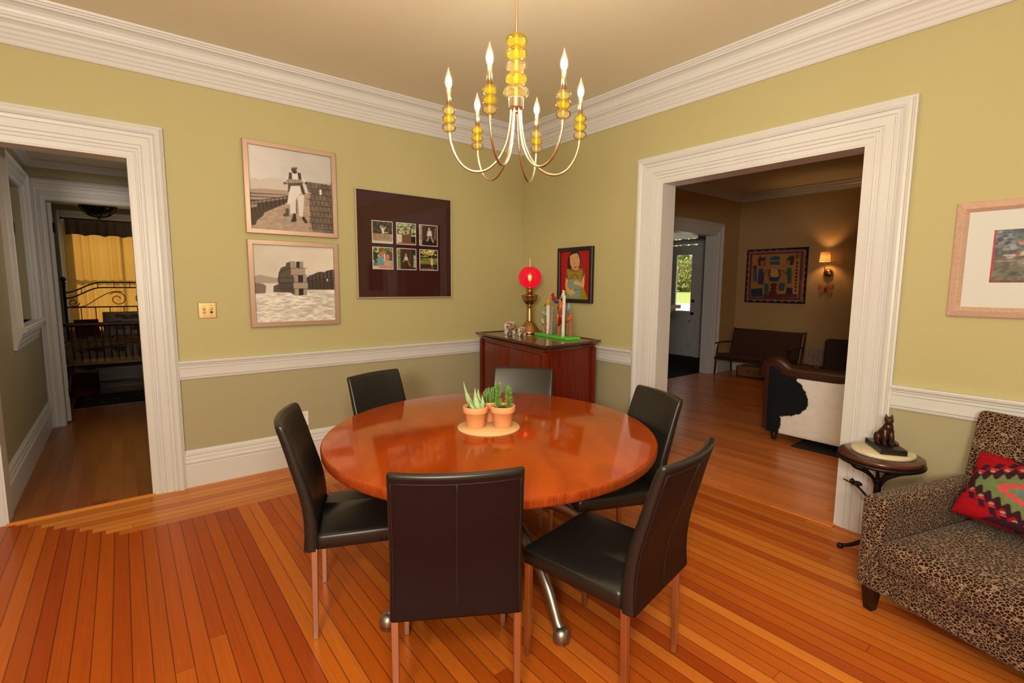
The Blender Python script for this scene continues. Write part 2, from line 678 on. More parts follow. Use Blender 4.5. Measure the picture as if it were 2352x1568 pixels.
M['brass_light'] = mat('polished_brass', (0.86, 0.66, 0.33), 0.3, metal=1.0)
M['antique'] = mat('antique_brass', (0.74, 0.58, 0.38), 0.3, metal=1.0)
M['terracotta'] = mat('terracotta', A(222, 140, 82), 0.8, bump=0.15, bscale=150, vary=0.06)
M['soil'] = mat('potting_soil', (0.05, 0.03, 0.02), 0.95, bump=0.6, bscale=120)
M['cork'] = mat('cork', A(216, 160, 98), 0.85, vary=0.12, vscale=220)
M['aloe'] = mat('aloe_leaf', A(146, 158, 92), 0.45, vary=0.12, vscale=40)
M['succulent'] = mat('succulent_green', A(88, 112, 44), 0.45, vary=0.25, vscale=60)
M['crassula'] = mat('crassula_green', A(112, 140, 48), 0.45, vary=0.3, vscale=80)
M['iron'] = mat('dark_wrought_iron', (0.018, 0.013, 0.011), 0.42, metal=0.6)
M['bronze'] = mat('dark_bronze', (0.060, 0.026, 0.018), 0.32, metal=0.5, vary=0.3, vscale=30)
M['black'] = mat('black_stone', (0.010, 0.010, 0.010), 0.35)
M['black_frame'] = mat('black_lacquer', (0.010, 0.0085, 0.008), 0.35)
M['copper_frame'] = mat('copper_tone_metal', (0.55, 0.40, 0.32), 0.38, metal=0.6)
M['silver_frame'] = mat('pale_metal', (0.66, 0.60, 0.50), 0.35, metal=0.7)
M['pine'] = wood_mat('pickled_pine', A(186, 136, 100), A(198, 150, 116), axis=1, scale=4, stretch=16, rough=0.6)
M['matboard'] = mat('cream_mat', A(224, 202, 172), 0.8)
M['maroon_mat'] = mat('maroon_mat', A(64, 26, 20), 0.7, spec=0.1)
M['print'] = paint_mat('print', 0.55)
M['photo'] = paint_mat('photo', 0.35)
M['canvas'] = paint_mat('painted_canvas', 0.55, bump=0.2)
M['kilim'] = paint_mat('kilim_weave', 0.95, spec=0.1, bump=0.5, bscale=400)
M['pane'] = pane_mat('picture_glass', 0.24)
M['glass'] = pane_mat('window_glass', 0.10)
M['walnut'] = wood_mat('dark_walnut', (0.030, 0.012, 0.006), (0.055, 0.024, 0.012), axis=1, scale=5, stretch=10, rough=0.4)
M['darkwood'] = mat('espresso_wood', (0.014, 0.006, 0.004), 0.35)
M['white_plastic'] = mat('white_plastic', A(226, 205, 178), 0.4)


def leopard(name, scale=72.0):
    m, nt, b = node_mat(name)
    L = nt.links
    tc = nt.nodes.new('ShaderNodeTexCoord')
    ns = nt.nodes.new('ShaderNodeTexNoise')
    ns.inputs['Scale'].default_value = 30
    ns.inputs['Detail'].default_value = 2
    L.new(tc.outputs['Object'], ns.inputs['Vector'])
    sub = nt.nodes.new('ShaderNodeVectorMath')
    sub.operation = 'SUBTRACT'
    L.new(ns.outputs['Color'], sub.inputs[0])
    sub.inputs[1].default_value = (0.5, 0.5, 0.5)
    sc = nt.nodes.new('ShaderNodeVectorMath')
    sc.operation = 'SCALE'
    sc.inputs['Scale'].default_value = 0.012
    L.new(sub.outputs[0], sc.inputs[0])
    ad = nt.nodes.new('ShaderNodeVectorMath')
    L.new(tc.outputs['Object'], ad.inputs[0])
    L.new(sc.outputs[0], ad.inputs[1])
    mp = nt.nodes.new('ShaderNodeMapping')
    mp.inputs['Rotation'].default_value = (0.3, 0.2, 0.5)
    mp.inputs['Scale'].default_value = (1.0, 0.72, 1.35)
    L.new(ad.outputs[0], mp.inputs[0])
    vo = nt.nodes.new('ShaderNodeTexVoronoi')
    vo.feature = 'DISTANCE_TO_EDGE'
    vo.inputs['Scale'].default_value = scale
    L.new(mp.outputs[0], vo.inputs['Vector'])
    rp = nt.nodes.new('ShaderNodeValToRGB')
    e = rp.color_ramp.elements
    e[0].position = 0.045
    e[0].color = (*A(196, 150, 104, .5), 1)
    e[1].position = 0.105
    e[1].color = (*A(72, 28, 18, .38), 1)
    L.new(vo.outputs['Distance'], rp.inputs['Fac'])
    L.new(rp.outputs['Color'], b.inputs['Base Color'])
    b.inputs['Roughness'].default_value = 0.95
    b.inputs['Specular IOR Level'].default_value = 0.1
    b.inputs['Sheen Weight'].default_value = 0.1
    return m


M['leopard'] = leopard('leopard_weave')

# ================================================================== SETTING
WT = 0.15            # wall thickness
H = 3.137            # dining room ceiling
DL, DRT = -4.14, -3.39        # doorway in the left wall (x from..to)
OL, OR = -1.785, -3.185       # opening in the right wall (y from..to)
HT = 2.335                    # door head

# floor: field boards run away from the left wall, a border of boards runs along it and ends in steps
bx = []
NB = 9
for i in range(NB):
    y0 = -0.0664 * i
    bx.append((-4.16 + 0.0645 * (i + 1) * 0.98, y0, y0 - 0.0664))
mb = MB()
field = [(-5.6, 0.0)]
field += [(bx[0][0], 0.0)]
for i, (x, ya, yb) in enumerate(bx):
    if i:
        field.append((x, ya))
    field.append((x, yb))
field += [(0.0, bx[-1][2]), (0.0, -6.6), (-5.6, -6.6)]
mb.add([(x, y, 0) for x, y in field], [list(range(len(field)))], 0)
for x, ya, yb in bx:
    mb.add([(x, ya, 0), (x, yb, 0), (0, yb, 0), (0, ya, 0)], [(0, 1, 2, 3)], 1)
# slab under it
mb.box(-5.6, -6.6, -0.1, 0.0, 0.0, -0.002, 0)
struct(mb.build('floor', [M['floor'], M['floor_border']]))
mb = MB()
mb.box(-4.95, 0.0, -0.1, -2.7, 2.74, 0.0)
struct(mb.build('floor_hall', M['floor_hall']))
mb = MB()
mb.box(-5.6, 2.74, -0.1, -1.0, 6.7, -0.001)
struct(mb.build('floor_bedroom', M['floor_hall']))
mb = MB()
mb.box(0.0, -5.6, -0.1, 5.4, 0.40, 0.0)
struct(mb.build('floor_living', M['floor_living']))
mb = MB()
mb.box(2.5, 0.40, -0.1, 6.2, 3.6, 0.002)
struct(mb.build('floor_entry', M['slate']))
# thresholds
mb = MB()
mb.prism([(-0.035, 0.0), (0.0, 0.0), (0.0, 0.008), (-0.012, 0.011), (-0.028, 0.006)], DL + 0.0, DRT, axis='X')
struct(mb.build('trim_threshold_hall', M['floor_border']))
mb = MB()
mb.box(-0.075, OR, 0.0, -0.005, OL, 0.006)
struct(mb.build('trim_threshold_living', M['floor_living'], bevel=0.003))


def wall_box(mb, x0, y0, x1, y1, z0=0.0, z1=H, split=0.88):
    """a stretch of wall, lower colour under the rail"""
    if split and z0 < split < z1:
        mb.box(x0, y0, z0, x1, y1, split, 1)
        mb.box(x0, y0, split, x1, y1, z1, 0)
    else:
        mb.box(x0, y0, z0, x1, y1, z1, 1 if split and z1 <= split else 0)


W2 = [M['wall'], M['wall_low']]
mb = MB()
wall_box(mb, -5.6, 0, DL, WT)
wall_box(mb, DRT, 0, WT, WT)
wall_box(mb, DL, 0, DRT, WT, HT, H)
struct(mb.build('wall_left', W2))
mb = MB()
wall_box(mb, 0, OL, WT, 0)
wall_box(mb, 0, -6.6, WT, OR)
wall_box(mb, 0, OR, WT, OL, HT, H)
struct(mb.build('wall_right', W2))
mb = MB()
wall_box(mb, -5.75, -6.75, -5.6, WT)
struct(mb.build('wall_west', W2))
mb = MB()
wall_box(mb, -5.75, -6.75, WT, -6.6)
struct(mb.build('wall_south', W2))
mb = MB()
mb.box(-5.75, -6.75, H, WT, WT, H + 0.1)
struct(mb.build('ceiling', M['ceiling']))


def corner_sweep(prof, xl, yr, mi=0):
    """moulding on the left wall (from xl to the corner) and on the right wall (corner to yr); prof = (out, z)"""
    mb = MB()
    n = len(prof)
    rings = [[(xl, -d, z) for d, z in prof], [(-d, -d, z) for d, z in prof], [(-d, yr, z) for d, z in prof]]
    mb.loops(rings, smooth=False)
    return mb


crown = [(0.0, 2.884), (0.012, 2.884), (0.018, 2.892), (0.018, 2.912), (0.026, 2.920), (0.026, 2.936), (0.034, 2.944), (0.034, 2.962),
         (0.044, 2.972), (0.046, 2.990), (0.058, 3.002), (0.072, 3.010), (0.074, 3.022), (0.082, 3.026), (0.084, 3.038), (0.070, 3.044),
         (0.070, 3.052), (0.074, 3.064), (0.084, 3.082), (0.100, 3.094), (0.116, 3.098), (0.118, 3.110), (0.126, 3.112), (0.128, 3.122), (0.136, 3.124),
         (0.140, H), (0.0, H)]
struct(corner_sweep(crown, -5.6, -6.6).build('trim_crown', M['trim']))
rail = [(0.0, 0.806), (0.010, 0.806), (0.014, 0.814), (0.014, 0.822), (0.020, 0.828), (0.020, 0.850), (0.022, 0.886), (0.026, 0.892),
        (0.026, 0.906), (0.032, 0.910), (0.034, 0.920), (0.042, 0.926), (0.045, 0.938), (0.040, 0.945), (0.0, 0.945)]
CO_L, CI_L = -3.197, DRT         # casing outer edge left doorway
CO_A, CO_B = OL + 0.235, OR - 0.225
mb = corner_sweep(rail, CO_L, CO_A)
struct(mb.build('trim_chair_rail', M['trim']))
mb = MB()
mb.loops([[(-d, CO_B, z) for d, z in rail], [(-d, -6.6, z) for d, z in rail]], smooth=False)
struct(mb.build('trim_chair_rail_right', M['trim']))
base = [(0.0, 0.0), (0.024, 0.0), (0.024, 0.165), (0.020, 0.172), (0.028, 0.178), (0.030, 0.192), (0.022, 0.204), (0.022, 0.222), (0.016, 0.232),
        (0.020, 0.242), (0.018, 0.258), (0.010, 0.270), (0.008, 0.276), (0.0, 0.276)]
struct(corner_sweep(base, CO_L, CO_A).build('baseboard_left', M['trim']))
mb = MB()
mb.loops([[(-d, CO_B, z) for d, z in base], [(-d, -6.6, z) for d, z in base]], smooth=False)
struct(mb.build('baseboard_right', M['trim']))


def casing_prof(w):
    """(across from the opening outwards, proud of the wall): fluted Victorian door casing with a rolled back band"""
    p = [(0.0, 0.0), (0.0, 0.018), (0.14, 0.020), (0.15, 0.026), (0.19, 0.026), (0.20, 0.019), (0.25, 0.019), (0.265, 0.027), (0.33, 0.028), (0.34, 0.022),
         (0.36, 0.022), (0.375, 0.030), (0.57, 0.032), (0.58, 0.026), (0.605, 0.026), (0.62, 0.034), (0.69, 0.036), (0.70, 0.030), (0.72, 0.030), (0.735, 0.040), (0.80, 0.048),
         (0.86, 0.052), (0.91, 0.048), (0.93, 0.038), (0.945, 0.038), (0.955, 0.030), (1.0, 0.026), (1.0, 0.0)]
    return [(a * w, d) for a, d in p]


def casing(a, b, ht, wa, wb, wt, put, prof=casing_prof, z0=0.0):
    """three-sided door casing; put(s, z, d) maps wall coordinate, height, proud-ness to xyz; a<b are the opening's edges"""
    mb = MB()
    pa, pb, pt = prof(wa), prof(wb), prof(wt)
    n = len(pa)
    rings = []
    rings.append([put(a - pa[i][0], z0, pa[i][1]) for i in range(n)])
    rings.append([put(a - pa[i][0], ht + pt[i][0], pa[i][1]) for i in range(n)])
    rings.append([put(b + pb[i][0], ht + pt[i][0], pb[i][1]) for i in range(n)])
    rings.append([put(b + pb[i][0], z0, pb[i][1]) for i in range(n)])
    mb.loops(rings, smooth=False)
    return mb


J = 0.012
mb = casing(DL, DRT, HT, 0.2, 0.193, 0.215, lambda s, z, d: (s, -d, z))
mb.box(DL, -0.014, 0, DL + J, WT + 0.002, HT - J)
mb.box(DRT - J, -0.014, 0, DRT, WT + 0.002, HT - J)
mb.box(DL, -0.014, HT - J, DRT, WT + 0.002, HT)
struct(mb.build('trim_hall_doorway', M['trim']))
mb = casing(OR, OL, HT, 0.225, 0.235, 0.215, lambda s, z, d: (-d, s, z))
mb.box(-0.014, OL - J, 0, WT + 0.012, OL, HT - J)
mb.box(-0.014, OR, 0, WT + 0.012, OR + J, HT - J)
mb.box(-0.014, OR, HT - J, WT + 0.012, OL, HT)
struct(mb.build('trim_living_opening', M['trim']))
mb = casing(OR, OL, HT, 0.2, 0.2, 0.2, lambda s, z, d: (WT + d, s, z))
struct(mb.build('trim_living_opening_back', M['trim']))

# ------------------------------------------------------------------ hall
HX = -4.16
HC = 2.705
HY = 2.667
mb = MB()
# left wall of the hall with a cased niche (y 1.10..2.10, z 1.14..2.40)
NY0, NY1, NZ0, NZ1 = 1.20, 2.16, 1.16, 2.36
wall_box(mb, HX - 0.15, WT, HX, NY0, 0, HC, 0)
wall_box(mb, HX - 0.15, NY1, HX, HY + 0.13, 0, HC, 0)
wall_box(mb, HX - 0.15, NY0, HX, NY1, 0, NZ0, 0)
wall_box(mb, HX - 0.15, NY0, HX, NY1, NZ1, HC, 0)
struct(mb.build('wall_hall_west', [M['wall_low'], M['wall_low']]))
mb = MB()
mb.box(HX - 0.55, NY0 - 0.05, NZ0 - 0.05, HX - 0.5, NY1 + 0.05, NZ1 + 0.05)
mb.box(HX - 0.55, NY0 - 0.05, NZ0 - 0.05, HX - 0.1, NY0, NZ1 + 0.05)
mb.box(HX - 0.55, NY1, NZ0 - 0.05, HX - 0.1, NY1 + 0.05, NZ1 + 0.05)
mb.box(HX - 0.55, NY0, NZ0 - 0.05, HX - 0.1, NY1, NZ0)
mb.box(HX - 0.55, NY0, NZ1, HX - 0.1, NY1, NZ1 + 0.05)
struct(mb.build('wall_niche', M['trim']))
# niche casing with projecting sill
mb = casing(NY0, NY1, NZ1, 0.13, 0.13, 0.15, lambda s, z, d: (HX + d * 1.25, s, z), z0=NZ0)
sill = [(0.0, 0.98), (0.02, 0.98), (0.024, 1.01), (0.034, 1.03), (0.034, 1.05), (0.05, 1.075), (0.05, 1.095), (0.07, 1.115), (0.085, 1.12), (0.085, 1.15), (0.08, 1.16), (-0.1, 1.16), (-0.1, 0.98)]
mb.loops([[(HX + d, NY0 - 0.15, z) for d, z in sill], [(HX + d, NY1 + 0.15, z) for d, z in sill]], smooth=False)
struct(mb.build('trim_niche', M['trim']))
DY0, DY1 = -4.045, -3.245       # bedroom doorway x range
mb = MB()
wall_box(mb, HX - 0.15, HY, DY0, HY + 0.13, 0, HC + 0.1, 0)
wall_box(mb, DY1, HY, -2.7, HY + 0.13, 0, HC + 0.1, 0)
wall_box(mb, DY0, HY, DY1, HY + 0.13, 2.344, HC + 0.1, 0)
struct(mb.build('wall_hall_end', [M['wall_low'], M['wall_low']]))
mb = MB()
wall_box(mb, -2.85, WT, -2.7, HY, 0, HC, 0)
struct(mb.build('wall_hall_east', [M['wall_low'], M['wall_low']]))
mb = MB()
mb.box(HX - 0.6, WT, HC, -2.7, HY + 0.13, HC + 0.08)
struct(mb.build('ceiling_hall', M['ceiling']))
hb = [(d, z) for d, z in base]
mb = MB()
mb.loops([[(HX + d, WT, z) for d, z in hb], [(HX + d, HY, z) for d, z in hb]], smooth=False)
struct(mb.build('baseboard_hall', M['trim']))
hc = [(0.0, 2.640), (0.02, 2.640), (0.03, 2.655), (0.06, 2.68), (0.07, 2.69), (0.07, 2.703), (0.0, 2.703)]
mb = MB()
mb.loops([[(HX + d, WT, z) for d, z in hc], [(HX + d, HY - d, z) for d, z in hc], [(-2.85, HY - d, z) for d, z in hc]], smooth=False)
struct(mb.build('trim_crown_hall', M['trim']))
mb = casing(DY0, DY1, 2.344, 0.115, 0.115, 0.193, lambda s, z, d: (s, HY - d, z))
mb.box(DY0, HY - 0.002, 0, DY0 + J, HY + 0.132, 2.344 - J)
mb.box(DY1 - J, HY - 0.002, 0, DY1, HY + 0.132, 2.344 - J)
mb.box(DY0, HY - 0.002, 2.344 - J, DY1, HY + 0.132, 2.344)
struct(mb.build('trim_bedroom_doorway', M['trim']))
# bedroom door, swung open against the wall to the left: only its hinge edge shows
d1 = bpy.data.objects.new('door_1', None)
COL.objects.link(d1)
d1.location = (DY0 + 0.016, HY + 0.135, 0)
d1.rotation_euler = (0, 0, R(34))
struct(d1)
mb = MB()
mb.box(0.0, 0.0, 0.012, 0.036, 0.74, 2.325)
for z in (0.2, 1.2):
    mb.box(0.036, 0.10, z, 0.040, 0.64, z + 0.85)
mb.build('panel', M['trim'], d1, bevel=0.003)
for z in (0.28, 2.02):
    mb = MB()
    mb.lathe([(0.009, 0), (0.009, 0.1)], (0.044, 0.0, z), 10)
    mb.box(0.03, -0.004, z, 0.044, 0.004, z + 0.1)
    mb.build('hinge', M['iron'], d1)

# bedroom shell
BY = 6.5
BC = 2.74
mb = MB()
WX0, WX1, WZ0, WZ1 = -4.08, -2.75, 0.75, 2.50
mb.box(-5.6, BY, 0, WX0, BY + 0.15, BC)
mb.box(WX1, BY, 0, -1.0, BY + 0.15, BC)
mb.box(WX0, BY, 0, WX1, BY + 0.15, WZ0)
mb.box(WX0, BY, WZ1, WX1, BY + 0.15, BC)
struct(mb.build('wall_bedroom_north', M['wall_low']))
mb = MB()
mb.box(-5.75, HY + 0.13, 0, -5.6, BY + 0.15, BC)
struct(mb.build('wall_bedroom_west', M['wall_low']))
mb = MB()
mb.box(-1.0, HY + 0.13, 0, -0.85, BY + 0.15, BC)
struct(mb.build('wall_bedroom_east', M['wall_low']))
mb = MB()
mb.box(-5.75, HY, 0, HX - 0.15, HY + 0.13, BC)
mb.box(-2.7, HY, 0, -0.85, HY + 0.13, BC)
struct(mb.build('wall_bedroom_south', M['wall_low']))
mb = MB()
mb.box(-5.75, HY + 0.13, BC, -0.85, BY + 0.15, BC + 0.08)
struct(mb.build('ceiling_bedroom', M['ceiling']))
w1 = bpy.data.objects.new('window_1', None)
COL.objects.link(w1)
w1.location = (0, BY, 0)
struct(w1)
mb = casing(WX0, WX1, WZ1, 0.15, 0.15, 0.16, lambda s, z, d: (s, -d, z), z0=WZ0)
mb.box(WX0 - 0.18, -0.09, WZ0 - 0.04, WX1 + 0.18, 0.0, WZ0)
mb.build('window_frame', M['trim'], w1)
mb = MB()
for x0, x1 in ((WX0, WX0 + 0.05), (WX1 - 0.05, WX1)):
    mb.box(x0, 0.06, WZ0, x1, 0.10, WZ1)
for z in (WZ0, 1.60, WZ1 - 0.05):
    mb.box(WX0, 0.06, z, WX1, 0.10, z + 0.05)
mb.box(-3.43, 0.06, WZ0, -3.40, 0.10, WZ1)
mb.build('sash', M['trim'], w1)
mb = MB()
mb.box(WX0 + 0.03, 0.078, WZ0 + 0.03, WX1 - 0.03, 0.082, WZ1 - 0.03)
mb.build('window_glass', M['glass'], w1)

# ------------------------------------------------------------------ living room shell
LX, LYW, LH = 5.23, 0.25, 3.12
EX0, EX1, EHT = 3.15, 4.45, 2.37
mb = MB()
mb.box(WT, LYW, 0, EX0, LYW + WT, LH)
mb.box(EX1, LYW, 0, LX + 0.15, LYW + WT, LH)
mb.box(EX0, LYW, EHT, EX1, LYW + WT, LH)
mb.box(0.0, 0.15, 0, 0.16, LYW + WT, LH)
struct(mb.build('wall_living_north', M['wall_living']))
mb = MB()
mb.box(LX, -5.6, 0, LX + 0.15, LYW, LH)
struct(mb.build('wall_living_east', M['wall_living']))
mb = MB()
mb.box(WT, -5.75, 0, LX + 0.15, -5.6, LH)
struct(mb.build('wall_living_south', M['wall_living']))
mb = MB()
mb.box(WT, -5.75, LH, LX + 0.15, LYW + WT, LH + 0.1)
struct(mb.build('ceiling_living', M['ceiling']))
lc = [(0.0, 2.985), (0.02, 2.985), (0.02, 3.01), (0.035, 3.02), (0.035, 3.04), (0.06, 3.06), (0.06, 3.075), (0.09, 3.09), (0.10, 3.1), (0.10, LH), (0.0, LH)]
mb = MB()
mb.loops([[(WT, LYW - d, z) for d, z in lc], [(LX - d, LYW - d, z) for d, z in lc], [(LX - d, -5.6, z) for d, z in lc]], smooth=False)
struct(mb.build('trim_crown_living', M['trim']))
lb = [(0.0, 0.0), (0.02, 0.0), (0.02, 0.16), (0.012, 0.18), (0.0, 0.2)]
mb = MB()
mb.loops([[(EX1 + 0.2, LYW - d, z) for d, z in lb], [(LX - d, LYW - d, z) for d, z in lb], [(LX - d, -5.6, z) for d, z in lb]], smooth=False)
struct(mb.build('baseboard_living', M['trim']))
mb = MB()
mb.loops([[(WT + 0.02, LYW - d, z) for d, z in lb], [(0.55, LYW - d, z) for d, z in lb]], smooth=False)
mb.loops([[(WT + d, -1.57, z) for d, z in lb], [(WT + d, LYW, z) for d, z in lb]], smooth=False)
struct(mb.build('baseboard_living_west', M['trim']))
mb = casing(EX0, EX1, EHT, 0.2, 0.2, 0.2, lambda s, z, d: (s, LYW - d, z))
mb.box(EX0, LYW - 0.002, 0, EX0 + J, LYW + WT + 0.03, EHT - J)
mb.box(EX1 - J, LYW - 0.002, 0, EX1, LYW + WT + 0.03, EHT - J)
mb.box(EX0, LYW - 0.002, EHT - J, EX1, LYW + WT + 0.03, EHT)
struct(mb.build('trim_entry_doorway', M['trim']))

# entry beyond it, with the front door
FX = 6.08
GY0, GY1 = 1.70, 2.07           # door glass
FD0, FD1 = 1.545, 2.40
mb = MB()
mb.box(FX, 0.40, 0, FX + 0.12, FD0 - 0.02, 3.0)
mb.box(FX, FD1 + 0.02, 0, FX + 0.12, 3.6, 3.0)
mb.box(FX, FD0 - 0.02, 2.80, FX + 0.12, FD1 + 0.02, 3.0)
struct(mb.build('wall_entry_east', M['wall_low']))
mb = MB()
mb.box(2.4, 3.5, 0, FX + 0.12, 3.6, 3.0)
struct(mb.build('wall_entry_north', M['wall_low']))
mb = MB()
mb.box(2.4, LYW + WT, 0, 2.5, 3.6, 3.0)
struct(mb.build('wall_entry_west', M['wall_low']))
mb = MB()
mb.box(LX + 0.15, LYW, 0, FX + 0.12, LYW + WT, 3.0)
struct(mb.build('wall_entry_south', M['wall_low']))
mb = MB()
mb.box(2.4, LYW, 3.0, FX + 0.12, 3.6, 3.1)
struct(mb.build('ceiling_entry', M['ceiling']))
mb = MB()
mb.box(FX - 0.03, FD0 - 0.12, 0, FX, FD0 - 0.01, 2.86)
mb.box(FX - 0.03, FD1 + 0.01, 0, FX, FD1 + 0.12, 2.86)
mb.box(FX - 0.03, FD0 - 0.01, 2.40, FX + 0.06, FD1 + 0.01, 2.47)
mb.box(FX - 0.03, FD0 - 0.12, 2.76, FX, FD1 + 0.12, 2.86)
struct(mb.build('trim_front_door', M['trim']))
d2 = bpy.data.objects.new('door_2', None)
COL.objects.link(d2)
d2.location = (FX + 0.02, FD0, 0)
struct(d2)
W = FD1 - FD0
g0, g1 = GY0 - FD0, GY1 - FD0
mb = MB()
mb.box(0, 0, 0.01, 0.045, g0, 2.38)
mb.box(0, W - g0 * 1.0 if W - g0 > g1 else g1, 0.01, 0.045, W, 2.38)
mb.box(0, g1, 0.01, 0.045, W, 2.38)
mb.box(0, g0, 0.01, 0.045, g1, 0.98)
mb.box(0, g0, 2.18, 0.045, g1, 2.38)
mb.box(-0.012, g0 - 0.02, 0.25, 0, g0 + 0.01, 0.78)
mb.box(-0.012, W - 0.15, 0.25, 0, W - 0.12, 0.78)
mb.box(-0.012, g0 - 0.02, 0.75, 0, W - 0.12, 0.78)
mb.box(-0.012, g0 - 0.02, 0.25, 0, W - 0.12, 0.28)
mb.build('door_panel', M['trim'], d2, bevel=0.003)
mb = MB()
mb.box(0.02, g0, 0.98, 0.024, g1, 2.18)
mb.build('door_glass', M['glass'], d2)
mb = MB()
mb.ball((-0.05, 0.085, 0.93), 0.030)
mb.lathe([(0.03, 0.0), (0.03, 0.01), (0.012, 0.012), (0.012, 0.05)], (0, 0.085, 0.93), 14, axis='X')
o = mb.build('knob', M['iron'], d2)
mb = MB()
mb.lathe([(0.03, -0.02), (0.03, 0.0)], (0, 0.085, 1.2), 14, axis='X')
mb.build('lock', M['iron'], d2)
w2 = bpy.data.objects.new('window_2', None)
COL.objects.link(w2)
w2.location = (FX + 0.02, FD0, 0)
struct(w2)
mb = MB()
for y0, y1, z0, z1 in ((0, 0.04, 2.47, 2.76), (W - 0.21, W - 0.17, 2.47, 2.76), (0, W, 2.47, 2.51), (0, W, 2.72, 2.76)):
    mb.box(0, y0, z0, 0.04, y1, z1)
mb.build('window_frame', mat('yellowed_sash_paint', (0.62, 0.56, 0.28), 0.5), w2)
mb = MB()
mb.box(0.018, 0.02, 2.5, 0.022, W - 0.02, 2.73)
mb.build('window_glass', M['glass'], w2)

mb = MB()
mb.box(FX + 0.12, 0.0, 2.80, FX + 2.6, 4.5, 2.88)
struct(mb.build('ceiling_porch', mat('porch_boards', (0.10, 0.10, 0.07), 0.7)))

# ------------------------------------------------------------------ garden beyond the front door
mb = MB()
mb.add([(6.3, -8, -0.15), (16, -14, 0.78), (16, 24, 0.78), (6.3, 14, -0.15)], [(0, 1, 2, 3)])
struct(mb.build('ground_path', mat('pale_gravel', (0.55, 0.52, 0.46), 0.9, vary=0.1, vscale=6)))
mb = MB()
mb.add([(16, -14, 0.78), (23, -18, 1.13), (23, 34, 1.13), (16, 24, 0.78)], [(0, 1, 2, 3)])
mb.add([(23, -18, 1.13), (60, -40, 2.2), (60, 70, 2.2), (23, 34, 1.13)], [(0, 1, 2, 3)])
struct(mb.build('ground_lawn', mat('lawn_green', (0.30, 0.34, 0.05), 0.95, vary=0.25, vscale=8)))


def leaf_mass(name, cx, cy, z0, r, h, n, material, seed, lsize=0.16):
    rr = random.Random(seed)
    mb = MB()
    for _ in range(n):
        while True:
            p = Vector((rr.uniform(-1, 1), rr.uniform(-1, 1), rr.uniform(-1, 1)))
            if 0.45 < p.length < 1:
                break
        lump = 1 + 0.22 * math.sin(p.x * 7 + seed) * math.sin(p.y * 6) + 0.18 * math.sin(p.z * 9)
        c = Vector((cx + p.x * r * lump, cy + p.y * r * lump, z0 + h * 0.5 + p.z * h * 0.5 * lump))
        nrm = Vector((rr.gauss(0, 1), rr.gauss(0, 1), rr.gauss(0.5, 1))).normalized()
        t = nrm.orthogonal().normalized()
        t = (Matrix.Rotation(rr.uniform(0, 6.28), 3, nrm) @ t)
        b = nrm.cross(t)
        s = lsize * rr.uniform(0.6, 1.3)
        mb.add([c - t * s, c + b * s * 0.45, c + t * s, c - b * s * 0.45], [(0, 1, 2, 3)])
    return mb.build(name, material, fix=False)


leaf_a = mat('leaf_green', (0.20, 0.26, 0.04), 0.55, vary=0.5, vscale=1.5)
leaf_b = mat('leaf_olive', (0.34, 0.34, 0.08), 0.55, vary=0.4, vscale=1.5)
for nm, x, y, z0, r_, h_, n_, mt, sd, lb_ in (
        ('garden_tree', 32.5, 18.8, 1.3, 3.8, 9.5, 9000, leaf_a, 3, 'leafy green tree seen through the front door glass'),
        ('garden_shrub', 25.4, 14.3, 1.12, 1.6, 2.0, 1800, leaf_b, 5, 'low pale shrub under the tree beyond the front door glass')):
    t = thing(nm, lb_, 'tree' if 'tree' in nm else 'shrub', (x, y, z0))
    o = leaf_mass('foliage', 0, 0, 0.0 if 'shrub' in nm else 0.5, r_, h_, n_, mt, sd)
    o.parent = t
    mb = MB()
    if 'tree' in nm:
        mb.tube([(0, 0, -0.4), (0.1, 0, 1.5), (0, 0.1, 5)], [0.28, 0.22, 0.1])
    else:
        mb.tube([(0, 0, -0.2), (0.0, 0, 0.5), (0.05, 0.05, 1.0)], [0.06, 0.05, 0.02])
    mb.build('trunk', M['walnut'], t)

# ================================================================== DINING ROOM THINGS
TX, TY, TZ = -2.013, -2.212, 0.76          # round table: centre and top
T_ROT = R(51.6)

# ------------------------------------------------------------------ table
t = thing('dining_table', 'large round cherry-topped dining table on curved pewter legs', 'table', (TX, TY, 0))
prof = [(0.0, TZ - 0.046), (0.985, TZ - 0.046), (0.994, TZ - 0.042), (0.998, TZ - 0.034), (1.0, TZ - 0.012), (0.998, TZ - 0.005), (0.992, TZ - 0.001), (0.985, TZ), (0.0, TZ)]
mb = MB()
mb.lathe(prof, seg=96, sx=0.872, sy=0.832)
for i, f in enumerate(mb.f):
    zs = [mb.v[k][2] for k in f]
    if max(zs) < TZ - 0.0005:
        mb.mi[i] = 1
    else:
        mb.mi[i] = 0
mb.build('tabletop', [M['table'], M['table_edge']], t, rot=(0, 0, T_ROT))
mb = MB()
mb.lathe([(0.0, 0.60), (0.26, 0.60), (0.27, 0.612), (0.25, 0.64), (0.25, TZ - 0.047), (0.0, TZ - 0.047)], seg=36)
mb.build('mounting_plate', M['pewter'], t)
mb = MB()
mb.lathe([(0.0, 0.30), (0.05, 0.305), (0.075, 0.34), (0.075, 0.46), (0.06, 0.50), (0.05, 0.602)], seg=28)
mb.build('column', M['pewter'], t)
